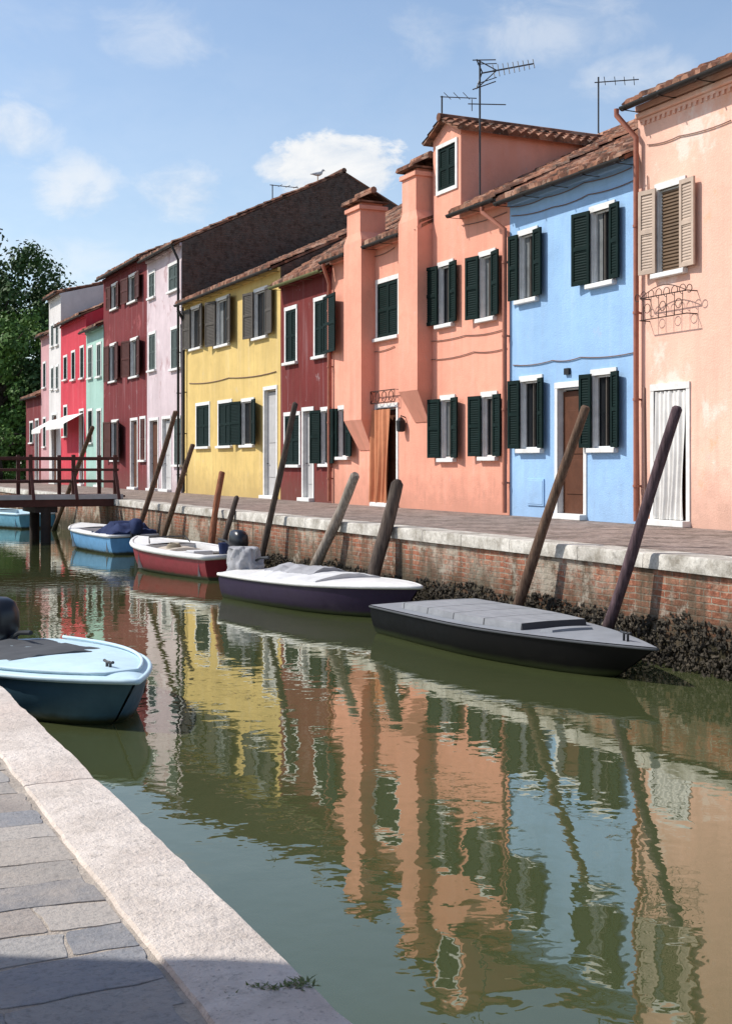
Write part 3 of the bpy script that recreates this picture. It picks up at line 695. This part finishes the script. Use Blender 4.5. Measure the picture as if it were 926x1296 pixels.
# ------------------------------------------------------------------ antennas and gull
def antenna(base,h,label): 
    r=empty('tv_antenna',base); tag(r,label,'antenna','rooftop aerials'); m=MB(); b=Vector(base); m.tube([b,b+Vector((0,0,h))],.02,6); m.build('mast',M['steel'],r); return r,b
def vec_px(px,py,f): 
    p=vpt(px,f); p.z=CZ+(HY-py)*f/F; return p
fA=fwdp(607,D+.3)
b=vec_px(607,246,fA); r,b=antenna(b,(246-76)*fA/F,'tall aerial with fishbone elements standing in front of the dormer')
m=MB(); p0=vec_px(610,92,fA); p1=vec_px(675,80,fA); m.tube([p0,p1],.016,6)
up=Vector((0,0,1)); ac=(p1-p0).normalized()
for i in range(9):
    t=i/8; p=p0.lerp(p1,.22+.78*t); L=.2-.06*t; d=Vector((.2,.55,.8)).normalized()
    m.tube([p-d*L,p+d*L],.01,5)
for k in (-1,1):
    m.tube([p0+up*.02,p0+up*(.3*k)-ac*.12],.014,5); m.tube([p0+ac*.3,p0+up*(.3*k)-ac*.12],.012,5); m.tube([p0+up*(.3*k)-ac*.2,p0+up*(.22*k)+ac*.28],.012,5); m.tube([p0+up*(.2*k)-ac*.1,p0+up*(.14*k)+ac*.3],.01,5)
m.build('fishbone_elements',M['steel'],r)
m=MB(); m.tube([vec_px(592,131,fA),vec_px(640,132,fA)],.012,5); m.tube([vec_px(597,125,fA),vec_px(597,140,fA)],.01,5); m.build('cross_arm',M['steel'],r)
f2=fwdp(560,D+1.2); b=vec_px(559,156,f2); r,b=antenna(b,(156-121)*f2/F,'small L shaped aerial on the dormer roof left of the tall aerial')
m=MB(); m.tube([vec_px(557,122,f2),vec_px(603,124,f2)],.012,5)
for q in (566,578,590): m.tube([vec_px(q,121,f2)+Vector((-.2,-.2,0)),vec_px(q,121,f2)+Vector((.2,.2,0))],.008,5)
m.build('cross_arm',M['steel'],r)
f3=fwdp(757,D+4.7)*1.0; b=vec_px(757,168,f3); r,b=antenna(b,(168-97)*f3/F,'thin aerial above the light blue roof beside the peach house')
m=MB(); m.tube([vec_px(752,104,f3),vec_px(808,100,f3)],.014,5)
for q in (765,778,790,802): m.tube([vec_px(q,102,f3)+Vector((-.2,-.25,0)),vec_px(q,102,f3)+Vector((.2,.25,0))],.009,5)
m.build('cross_arm',M['steel'],r)
pk=Vector((D+3.7,ygab+1,8.6+.12+3.7*.48))
r,b=antenna(pk,.62,'small aerial on the tall roof beside the gull')
m=MB(); m.tube([b+Vector((-.1,0,.6)),b+Vector((1.05,.1,.62))],.016,5)
for q in (.3,.6,.9): m.tube([b+Vector((q,-.2,.61)),b+Vector((q,.2,.61))],.01,5)
m.build('cross_arm',M['steel'],r)
g0=Vector((D+5.1,ygab+.1,8.6+.17+5.1*.48)); r=empty('seagull',g0); tag(r,'grey and white gull standing on the tall gabled roof','bird')
gp=((-.3,0,.2),(-.2,0,.215),(-.08,0,.225),(.04,0,.24),(.12,0,.28),(.15,0,.33),(.17,0,.37),(.2,0,.385),(.235,0,.38),(.255,0,.376),(.31,0,.365))
m=MB(); m.tube([g0+Vector(p) for p in gp],[.012,.035,.07,.085,.065,.045,.042,.048,.034,.014,.004],12); m.build('body',M['gull'],r,smooth=True)
for k in (-1,1):
    m=MB(); m.tube([g0+Vector((0,.03*k,.17)),g0+Vector((0,.03*k,.01)),g0+Vector((.05,.03*k,.0))],.009,6); m.build('leg',M['gullleg'],r)
# ------------------------------------------------------------------ mooring poles
def pole(pb,pt,rad,mat,label,xt=8.62,xb=8.2,rt=.8):
    lo,hi=0.,3.
    for _ in range(50):
        mid=(lo+hi)/2; px=pt[0]+(pb[0]-pt[0])*mid; py=pt[1]+(pb[1]-pt[1])*mid
        if py<HY+5: lo=mid; continue
        if wpt(px,py,ZW).x>xb: lo=mid
        else: hi=mid
    base=wpt(pt[0]+(pb[0]-pt[0])*lo,pt[1]+(pb[1]-pt[1])*lo,ZW)
    f=fwdp(pt[0],xt); top=vec_px(pt[0],pt[1],f)
    d=(top-base); foot=base-d*(.5/d.length)
    m=MB(); n=18; P=[];Rr=[]
    for i in range(n+1):
        t=i/n; p=foot.lerp(top,t); P.append(p+Vector((noise.noise((t*2,base.y,0)),noise.noise((t*2,base.y,4)),0))*.035); Rr.append(rad*(1-(1-rt)*t)*(1+.12*noise.noise((t*7,base.y,7))))
    P.append(top+d.normalized()*rad*.3+Vector((U(-.01,.01),U(-.01,.01),0))); Rr.append(rad*rt*.7)
    m.tube(P,Rr,12); o=m.build('mooring_pole',M[mat],smooth=True,ang=50)
    tag(o,label,'pole','leaning mooring poles along the far quay'); return base,top
pole((770,785),(857,517),.07,'polepurple','violet brown leaning mooring pole, rightmost, in front of the peach house')
pole((655,762),(740,516),.07,'polebrown','brown leaning mooring pole behind the black boat in front of the light blue house')
pole((476,718),(502,612),.115,'poledark','short thick dark mooring pole at the bow of the purple boat')
pole((400,715),(449,602),.10,'polegrey','short thick weathered grey mooring pole behind the purple boat')
pole((333,695),(374,511),.065,'poledark','tall slim dark mooring pole left of the thick grey pole')
pole((284,682),(299,630),.07,'poledark','short stubby dark mooring pole beside the outboard of the red boat')
pole((268,678),(281,598),.08,'poleorange','short orange brown mooring pole behind the red boat')
pole((213,660),(244,563),.07,'polebrown','brown leaning mooring pole in front of the corner of the yellow house')
pole((180,658),(222,521),.07,'polebrown','tall brown leaning mooring pole in front of the pale pink house')
pole((95,600),(117,541),.08,'polebrown','leaning pole beyond the bridge near the crimson house')
b=Vector((4.95,33.2,0)); m=MB(); m.tube([(b.x,b.y,-2),(b.x+.02,b.y,-.5),(b.x,b.y,1.85),(b.x,b.y,1.9)],[.14,.13,.12,.05],12); tag(m.build('mooring_pole',M['bridgedark'],smooth=True,ang=50),'dark upright pole at the left edge in front of the bridge','pole')
# ------------------------------------------------------------------ bridge
yb0,yb1=34.6,36.6; root=empty('footbridge',(QE-.2,(yb0+yb1)/2,0)); tag(root,'small wooden footbridge with red brown railing crossing the canal','bridge')
zd=.12; xa,xz=.5,QE+.25
m=MB(); x=xa
while x<xz: m.box(x,x+.201,yb0,yb1,zd-.05,zd+U(-.004,.004)); x+=.2
m.build('deck',M['bridgewood'],root)
for yy in (yb0-.02,yb1-.1): 
    m=MB(); m.box(xa,xz-.2,yy,yy+.12,zd-.3,zd-.052); m.build('beam',M['bridgewood'],root,bevel=.01)
m=MB(); m.box(xa,xz,yb0-.06,yb0-.022,zd-.10,zd+.03); m.build('edge_board',M['greydoor'],root,bevel=.005)
for yy in (yb0+.06,yb1-.06):
    for zz,h in ((1.06,.09),(.74,.07),(.42,.07)):
        m=MB(); m.box(xa,xz-.1,yy-.04,yy+.04,zd+zz-h,zd+zz); m.build('handrail' if h>.08 else 'rail',M['bridgewood'],root,bevel=.012)
    xx=xz-.2
    while xx>xa:
        m=MB(); m.box(xx-.05,xx+.05,yy-.052,yy+.052,zd+.005,zd+1.12); m.build('rail_post',M['bridgewood'],root,bevel=.012)
        if yy<yb0+.5:
            m=MB(); m.par((xx-.04,yb0-.45,zd-.1),(.08,0,0),(0,.06,.0),(0,.42,.75)); m.build('raking_strut',M['bridgewood'],root)
        xx-=1.15
for xx in (6.75,3.1):
    for yy in (yb0+.15,yb1-.25):
        m=MB(); m.tube([(xx,yy,-2),(xx,yy,-.6),(xx,yy,zd-.31)],.14,12); m.build('pile',M['bridgedark'],root,smooth=True,ang=50)
for a_,b_ in ((6.45,7.05),(2.8,3.4)):
    m=MB(); m.box(a_,b_,yb0+.05,yb1-.05,zd-.46,zd-.302); m.build('cross_beam',M['bridgedark'],root)
# ------------------------------------------------------------------ boats
class Boat:
    def __init__(s,label,stern,bow,beam,fbs,fbb,hm,railm,sr=.8,full=2.4,rake=.45,tm=.5,railr=.028,group='boats moored in the canal'):
        s.L=math.hypot(bow[0]-stern[0],bow[1]-stern[1]); s.beam=beam;s.fbs=fbs;s.fbb=fbb;s.sr=sr;s.full=full;s.rake=rake;s.tm=tm
        s.root=empty('moored_boat',(stern[0],stern[1],ZW),math.atan2(bow[1]-stern[1],bow[0]-stern[0])); tag(s.root,label,'boat',group)
        N=26; pr=[(1,1,0),(.995,.72,0),(.96,.4,0),(.9,.1,0),(.72,0,-.1),(.0,0,-.2)]
        m=MB(); rows=[]
        for i in range(N+1):
            t=i/N; b=max(s.hb(t),.012); z=s.zs(t); row=[]
            for k in range(len(pr)):
                a,q,r=pr[k]; fl=1-(1-a)*(1+1.2*t*t) if k<4 else a*(1-.5*t*t)
                row.append((s.xt(t)-s.rake*(t**7)*(1-q)*(1+(.5 if r else 0)),max(b*fl,0),z*q+r))
            rows.append(row+[(p[0],-p[1],p[2]) for p in row[-2::-1]])
        b0=m.grid(rows); n=len(rows[0]); m.f.append(tuple(b0+k for k in range(n)))
        s.hull=m.build('hull',M[hm],s.root,smooth=True,local=True,ang=45)
        m=MB(); ts=[i/30 for i in range(31)]
        m.tube([(0,0,s.zs(0)-.02)]+[(s.xt(t),s.hb(t)+.012,s.zs(t)-.02) for t in ts]+[(s.xt(t),-s.hb(t)-.012,s.zs(t)-.02) for t in ts[::-1]]+[(0,0,s.zs(0)-.02)],railr,8)
        m.build('rub_rail',M[railm],s.root,smooth=True,local=True)
    def xt(s,t): return s.L*t
    def hb(s,t):
        B=s.beam/2
        if t<s.tm: return B*(s.sr+(1-s.sr)*math.sin(pi*.5*t/s.tm))
        return B*max(0,(1-((t-s.tm)/(1-s.tm))**s.full))
    def zs(s,t): return s.fbs+(s.fbb-s.fbs)*t*t
    def deck(s,mat,t0,t1,name='deck',zo=0.,inset=.0,camber=.05,h=None,skirt=0.,n=24,nu=12,rough=0.,parent=None):
        m=MB(); rows=[]
        for i in range(n+1):
            t=t0+(t1-t0)*i/n; b=max(s.hb(t)-inset,.004); row=[]
            us=[-1+2*k/nu for k in range(nu+1)]
            for u in us:
                z=s.zs(t)+zo+camber*(1-u*u)*min(1,b/.3)
                if h: z+=h((t-t0)/(t1-t0),u)
                if rough: z+=rough*(noise.noise((s.xt(t)*4,u*b*5,1.3))+.6*noise.noise((s.xt(t)*9,u*b*9,4.)))
                row.append((s.xt(t),u*b,z))
            if skirt: row=[(row[0][0],row[0][1]-.01,s.zs(t)+zo-skirt)]+row+[(row[-1][0],row[-1][1]+.01,s.zs(t)+zo-skirt)]
            rows.append(row)
        if skirt:
            r0=[(p[0]-.01,p[1],s.zs(t0)+zo-skirt) for p in rows[0]]; r1=[(p[0]+.01,p[1],s.zs(t1)+zo-skirt) for p in rows[-1]]; rows=[r0]+rows+[r1]
        m.grid(rows); return m.build(name,M[mat],parent or s.root,smooth=True,local=True,ang=35)
    def cockpit(s,mat,floorm,t0,t1,w=.16,fz_=.06):
        n=16
        for sg in (-1,1):
            m=MB(); rows=[]
            for i in range(n+1):
                t=t0+(t1-t0)*i/n; b=s.hb(t); z=s.zs(t); x=s.xt(t)
                rows.append([(x,sg*b,z),(x,sg*(b-.03),z+.02),(x,sg*(b-w),z+.015),(x,sg*(b-w-.01),z-.05),(x,sg*(b-w-.03),fz_)])
            m.grid(rows); m.build('side_deck',M[mat],s.root,smooth=True,local=True,ang=40)
        m=MB(); t=t0; m.grid([[(0,-s.hb(0),s.zs(0)),(0,s.hb(0),s.zs(0))],[(s.xt(t),-s.hb(t),s.zs(t)+.01),(s.xt(t),s.hb(t),s.zs(t)+.01)],[(s.xt(t)+.02,-s.hb(t),fz_),(s.xt(t)+.02,s.hb(t),fz_)]])
        m.build('transom_board',M[mat],s.root,local=True)
        b=s.hb(t1); x=s.xt(t1); m=MB(); m.grid([[(x,-b,s.zs(t1)+.02),(x,b,s.zs(t1)+.02)],[(x+.02,-b,fz_),(x+.02,b,fz_)]])
        m.build('bulkhead',M[mat],s.root,local=True)
        f=MB(); f.grid([[(s.xt(t0+(t1-t0)*i/n),-s.hb(t0+(t1-t0)*i/n)+.1,fz_+.01),(s.xt(t0+(t1-t0)*i/n),s.hb(t0+(t1-t0)*i/n)-.1,fz_+.01)] for i in range(n+1)]); f.build('floor',M[floorm],s.root,local=True)
    def thwart(s,mat,t,z,w=.25):
        b=s.hb(t)-.15; m=MB(); m.box(s.xt(t)-w/2,s.xt(t)+w/2,-b,b,z,z+.035); m.build('thwart',M[mat],s.root,local=True,bevel=.008)
    def motor(s,k=1.,mat='blackplastic',yo=0.,up=0.):
        m=MB(); z=s.zs(0)+up; x=-.16
        m.loft([(z+.02*k,x,yo,.12*k,.09*k),(z+.06*k,x-.01,yo,.19*k,.125*k),(z+.2*k,x-.015,yo,.225*k,.145*k),(z+.33*k,x-.01,yo,.215*k,.14*k),(z+.41*k,x+.01,yo,.17*k,.11*k),(z+.44*k,x+.02,yo,.09*k,.06*k)],24,2.8)
        o=m.build('outboard_motor',M[mat],s.root,smooth=True,local=True)
        m=MB(); m.loft([(-.35,x-.02,yo,.07*k,.03*k),(z-.1,x-.02,yo,.09*k,.045*k),(z+.03,x,yo,.11*k,.08*k)],16,2.5); m.box(x+.05,.05,yo-.1,yo+.1,z-.16,z+.07); m.tube([(x+.1,yo,z+.07),(x+.15,yo,z+.1),(x+.4,yo+.05,z+.22),(x+.62,yo+.07,z+.24)],.022,8)
        m.build('motor_leg',M['greymetal'],o,local=True,smooth=True,ang=40); return o
    def cleat(s,t,mat,k=.08):
        m=MB(); x=s.xt(t); z=s.zs(t)+.045
        m.tube([(x-.03,0,z-.05),(x-.03,0,z+.04),(x-k,0,z+.05)],.013,8); m.tube([(x+.03,0,z-.05),(x+.03,0,z+.04),(x+k,0,z+.05)],.013,8); m.tube([(x-.035,0,z+.042),(x+.035,0,z+.042)],.013,8); m.build('cleat',M[mat],s.root,local=True,smooth=True)
# black boat
B=Boat('low black hulled boat with a flat grey hatch cover, nearest the far quay at right',(7.48,14.35),(7.66,9.75),1.42,.36,.37,'hblack','bdkgrey',sr=.96,full=1.9,railr=.013,tm=.4,rake=.6)
B.deck('bgrey',0,1,camber=.01,zo=.0)
B.deck('planks',.12,.64,name='hatch',zo=.075,inset=.17,camber=.008,skirt=.07,rough=.002)
B.deck('bgrey',.68,.71,name='breakwater',zo=.03,inset=.25,camber=.01,skirt=.028)
B.cleat(.9,'greymetal')
# purple boat
B=Boat('purple hulled boat with a white covered deck and wrapped outboard motor',(7.0,19.3),(7.95,15.15),1.45,.4,.48,'hpurple','bwhite',sr=.8,full=2.1)
B.deck('bwhite',0,1,camber=.04)
B.deck('whitetarp',.2,.62,name='cover',zo=.02,inset=.1,camber=.09,skirt=.03,rough=.025)
B.deck('greytarp',.22,.50,name='folded_tarp',zo=.06,inset=.34,camber=.1,skirt=.04,rough=.06)
o=B.motor(.8,'greytarp'); 
m=MB(); rows=[]
z=B.zs(0)
for i in range(19):
    q=i/18; row=[]
    for k in range(61):
        a=2*pi*k/60; rr=(.25-.09*q*q)*(1+.3*noise.noise((math.cos(a)*2.4,math.sin(a)*2.4,q*3))+.12*noise.noise((math.cos(a)*7,math.sin(a)*7,q*8))); row.append((-.14+rr*1.35*math.cos(a),rr*math.sin(a),z-.04+.42*math.sin(q*pi/2)+.06*noise.noise((math.cos(a)*2,math.sin(a)*2,q*4))))
    rows.append(row)
rows.append([(-.14,0,z+.39)]*61); m.grid(rows); m.build('motor_cover',M['greytarp'],o,local=True,smooth=True)
# red boat
B=Boat('red hulled boat with a cream open cockpit and dark outboard motor',(7.75,22.2),(7.05,26.4),1.5,.44,.58,'hred','bwhite',sr=.8,full=2.1,railr=.05)
B.deck('bwhite',.62,1,name='foredeck',camber=.05); B.cockpit('bwhite','bcream',.05,.62); B.thwart('bcream',.2,.36); B.thwart('bwhite',.42,.38,.35)
m=MB(); m.box(B.xt(.28),B.xt(.36),-.2,.22,.07,.46); m.build('storage_box',M['whitetarp'],B.root,local=True,bevel=.02)
m=MB(); m.tube([(B.xt(.53)+(.17-.0012*i)*math.cos(i*.42),.12+(.17-.0012*i)*math.sin(i*.42),.42+.0022*i) for i in range(62)],.018,6); m.build('rope_coil',M['rope'],B.root,local=True,smooth=True)
B.deck('bcream',.47,.60,name='engine_cover',zo=-.06,inset=.3,camber=.06,skirt=.2,rough=.02)
m=MB(); m.loft([(.40,B.xt(.2),-.25,.09,.09),(.62,B.xt(.2),-.25,.11,.11)],16,2); m.build('bucket',M['navycloth'],B.root,local=True,smooth=True,ang=40)
B.motor(1.0,'blackplastic',up=.04)
m=MB(); m.tube([(B.xt(.63),-.45,B.zs(.63)+.05),(B.xt(.66),-.4,B.zs(.63)+.16),(B.xt(.66),.4,B.zs(.63)+.16),(B.xt(.63),.45,B.zs(.63)+.05)],.016,6); m.build('grab_rail',M['steel'],B.root,local=True)
# blue boat with navy tarp
B=Boat('blue boat with a bunched navy tarpaulin at its stern near the bridge',(7.75,29.3),(7.45,33.8),1.45,.46,.56,'hblue','bwhite',sr=.8,full=2.2,railr=.04)
B.deck('bwhite',.6,1,name='foredeck',camber=.05); B.cockpit('bwhite','bcream',.05,.6); B.thwart('bwhite',.5,.3)
B.deck('navycloth',.0,.26,name='tarp',zo=.03,inset=.02,camber=.1,skirt=.1,rough=.12,h=lambda a,u:.17*math.sin(pi*min(1,max(0,a)))*(1-u*u))
B.motor(.9,'navycloth')
# boat beyond the bridge
B=Boat('sky blue boat seen under the bridge at the left edge',(8.0,42.6),(6.6,47.0),1.6,.5,.6,'hblue2','blight',sr=.82)
B.deck('blight',.55,1,name='foredeck',camber=.05); B.cockpit('blight','bcream',.05,.55)
# near-left boat
B=Boat('light blue boat with a dark cockpit cover and black outboard beside the near quay',(2.02,12.5),(2.62,9.82),1.62,.38,.42,'hteal','blight',sr=.84,full=1.95,tm=.3,rake=.4,railr=.024)
B.deck('blight',0,1,camber=.05)
B.deck('bdkgrey',.06,.45,name='cockpit_cover',zo=.025,inset=.25,camber=.04,skirt=.03,rough=.025)
m=MB(); ts=[.9*i/20 for i in range(21)]
m.tube([(B.xt(t),(B.hb(t)-.06),B.zs(t)+.03) for t in ts]+[(B.xt(t),-(B.hb(t)-.06),B.zs(t)+.03) for t in ts[::-1]],.016,6)
m.build('toe_rail',M['blight'],B.root,local=True,smooth=True)
B.cleat(.82,'steel')
B.motor(1.2,'blackplastic',up=-.08,yo=.02)
# ------------------------------------------------------------------ trees
def tree(base,H,cr,cz,mat,label,nclump=70,per=95,seed=1,ls=.42):
    rn=random.Random(seed); r=empty('broadleaf_tree',base); tag(r,label,'tree'); b=Vector(base)
    m=MB(); m.tube([b,b+Vector((.1,0,H*.2)),b+Vector((-.1,.1,H*.45)),b+Vector((.1,0,H*.8))],[.45,.36,.26,.08],10)
    for i in range(9):
        a=rn.uniform(0,6.28); z=H*rn.uniform(.25,.6); q=b+Vector((0,0,z)); e=q+Vector((math.cos(a)*cr*.7,math.sin(a)*cr*.7,H*.2)); m.tube([q,q.lerp(e,.5)+Vector((0,0,.4)),e],[.16,.1,.03],7)
    m.build('trunk',M['bark'],r,smooth=True)
    m=MB()
    for i in range(nclump):
        while True:
            p=Vector((rn.uniform(-1,1),rn.uniform(-1,1),rn.uniform(-1,1)))
            if .35<p.length<1: break
        ctr=b+Vector((p.x*cr,p.y*cr,cz+p.z*(H-cz))) 
        if ctr.z>b.z+H-.8: ctr.z=b.z+H-.8-rn.random()
        rad=cr*rn.uniform(.14,.30)
        for k in range(per):
            d=Vector((rn.gauss(0,1),rn.gauss(0,1),rn.gauss(0,.8))).normalized()*rad*rn.uniform(.4,1.05)
            q=ctr+d; n_=(d.normalized()+Vector((rn.uniform(-.8,.8),rn.uniform(-.8,.8),rn.uniform(-.3,1)))).normalized()
            u=n_.orthogonal().normalized(); v=n_.cross(u); s_=ls*rn.uniform(.5,1.1)
            m.add([q-u*s_*.5,q-v*s_*.32,q+u*s_*.5,q+v*s_*.32],[(0,1,2,3)])
    m.build('crown',M[mat],r,norm=False)
p=vpt(8,102); tree((p.x,p.y,0),19.6,6.0,10.5,'leafdark','tall dark green tree at the left edge behind the low dark red house',190,135,3,.44)
p=vpt(2,92); tree((p.x,p.y,0),13.2,4.8,6.0,'leafmid','brighter green bushy tree in front of the tall dark tree',160,130,5,.40)
p=vpt(-60,100); tree((p.x,p.y,0),15,6,7,'leafdark','dark tree beyond the bridge mostly cut by the left edge',70,80,8,.6)
p=vpt(48,88); tree((p.x+1.5,p.y+2,0),9,3.5,4.5,'leafdark','low dark bushy tree behind the rose pink house',70,90,9,.42)
p=vpt(-5,86); tree((p.x,p.y,0),4.2,3.2,1.8,'leafmid','low round shrub beyond the bridge at the left edge',50,80,12,.32)
# weeds on kerb
def weed(px,py,n,hh,sp,label):
    b=wpt(px,py,.008); m=MB()
    for i in range(n):
        a=U(0,6.28); L=hh*U(.5,1.2); q=b+Vector((U(-sp,sp),U(-sp*.3,sp*.3),-.004)); d=Vector((math.cos(a),math.sin(a),U(.15,.8))).normalized(); sd=Vector((-math.sin(a),math.cos(a),0)); w=U(.0015,.0035)
        m.add([q-sd*w*.4,q+sd*w*.4,q+d*L*.5+sd*w,q+d*L*.5-sd*w,q+d*L+Vector((0,0,-L*.15))],[(0,1,2,3),(3,2,4)])
    tag(m.build('weed_tuft',M['weed'],norm=False),label,'weed','weeds growing on the near kerb')
weed(365,1249,120,.03,.045,'larger leafy green weed tuft near the water edge of the kerb'); weed(328,1249,36,.022,.02,'small green weed just left of the larger tuft on the kerb'); weed(290,1261,20,.018,.012,'tiny weed sprig nearest the paving on the kerb')
# ------------------------------------------------------------------ world, sun, camera
sun_h=Vector((-.86,.51)).normalized(); el=math.radians(46)
sd=Vector((sun_h.x*math.cos(el),sun_h.y*math.cos(el),math.sin(el)))
L=bpy.data.lights.new('sun','SUN'); L.energy=5.0; L.angle=math.radians(.5); L.color=(1,.95,.88)
lo=bpy.data.objects.new('sun',L); COL.objects.link(lo); lo.rotation_euler=sd.to_track_quat('Z','Y').to_euler(); lo.location=(0,0,30)
wd=bpy.data.worlds.new('World'); S.world=wd; wd.use_nodes=True
n=NT(tree=wd.node_tree)
sky=n.new('ShaderNodeTexSky',sky_type='NISHITA'); sky.sun_disc=False; sky.sun_elevation=el; sky.sun_rotation=math.atan2(sd.x,sd.y); sky.air_density=1.; sky.dust_density=.8; sky.ozone_density=1.5
tc=n.new('ShaderNodeTexCoord'); v=tc.outputs['Generated']; x,y,z=n.sep(v)
az=n.math('ARCTAN2',x,y); elv=n.math('ARCSINE',z)
nz=n.noise(17,6,.62,n.mapping(v,(1,1,1.7)),.4); nz2=n.noise(4.5,5,.6,n.mapping(v,(1,1,2.6),(4,2,1)),.6)
mask=None
for (px,py,rx,ry,a,soft,na) in ((428,212,92,46,1.,.6,3.0),(375,214,60,26,.8,.9,2.6),(100,240,74,58,.72,1.5,2.2),(235,248,84,50,.68,1.5,2.2),(15,168,74,52,.72,1.5,2.2),(690,38,150,58,.5,1.7,2.2),(205,50,120,52,.42,1.7,2.2),(805,98,100,44,.5,1.7,2.2),(70,330,170,55,.6,1.8,1.6),(545,50,70,56,.4,1.7,2.2)):
    a0=TH+math.atan((px-CX)/F); e0=math.atan((HY-py)/math.hypot(F,px-CX))
    dx=n.math('MULTIPLY',n.math('SUBTRACT',az,a0),F/rx); dy=n.math('MULTIPLY',n.math('SUBTRACT',elv,e0),F/ry)
    d2=n.math('ADD',n.math('MULTIPLY',dx,dx),n.math('MULTIPLY',dy,dy))
    val=n.math('ADD',n.math('SUBTRACT',1.,d2),n.math('MULTIPLY',n.math('SUBTRACT',nz,.5),na))
    q=n.math('MULTIPLY',n.rng(val,0.,soft,0,1,True),a,clamp=True)
    mask=q if mask is None else n.math('MAXIMUM',mask,q)
wisp=n.math('MULTIPLY',n.rng(nz2,.45,.8,0,1,True),.25)
haze=n.rng(elv,.0,.4,.28,.02)
mask=n.math('MAXIMUM',n.math('MAXIMUM',mask,wisp),haze)
ccol=n.mix(n.rng(nz,.35,.6),(5.6,6.2,7.0),(7.6,7.7,7.8))
skyc=n.mix(1.,sky.outputs[0],(1.45,1.44,1.42),'MULTIPLY')
colr=n.mix(mask,skyc,ccol)
bg=n.new('ShaderNodeBackground'); n.put(bg.inputs[0],colr); bg.inputs[1].default_value=.124
ou=n.new('ShaderNodeOutputWorld'); n.t.links.new(bg.outputs[0],ou.inputs[0])
cam=bpy.data.cameras.new('camera'); cam.sensor_fit='HORIZONTAL'; cam.sensor_width=36; cam.lens=36*F/926; cam.shift_y=-(648-HY)/926; cam.clip_end=4000; cam.clip_start=.05
cobj=bpy.data.objects.new('camera',cam); COL.objects.link(cobj); cobj.location=(0,0,CZ); cobj.rotation_euler=(pi/2,0,-TH); S.camera=cobj
S.view_settings.view_transform='Standard'; S.view_settings.look='None'; S.view_settings.exposure=0
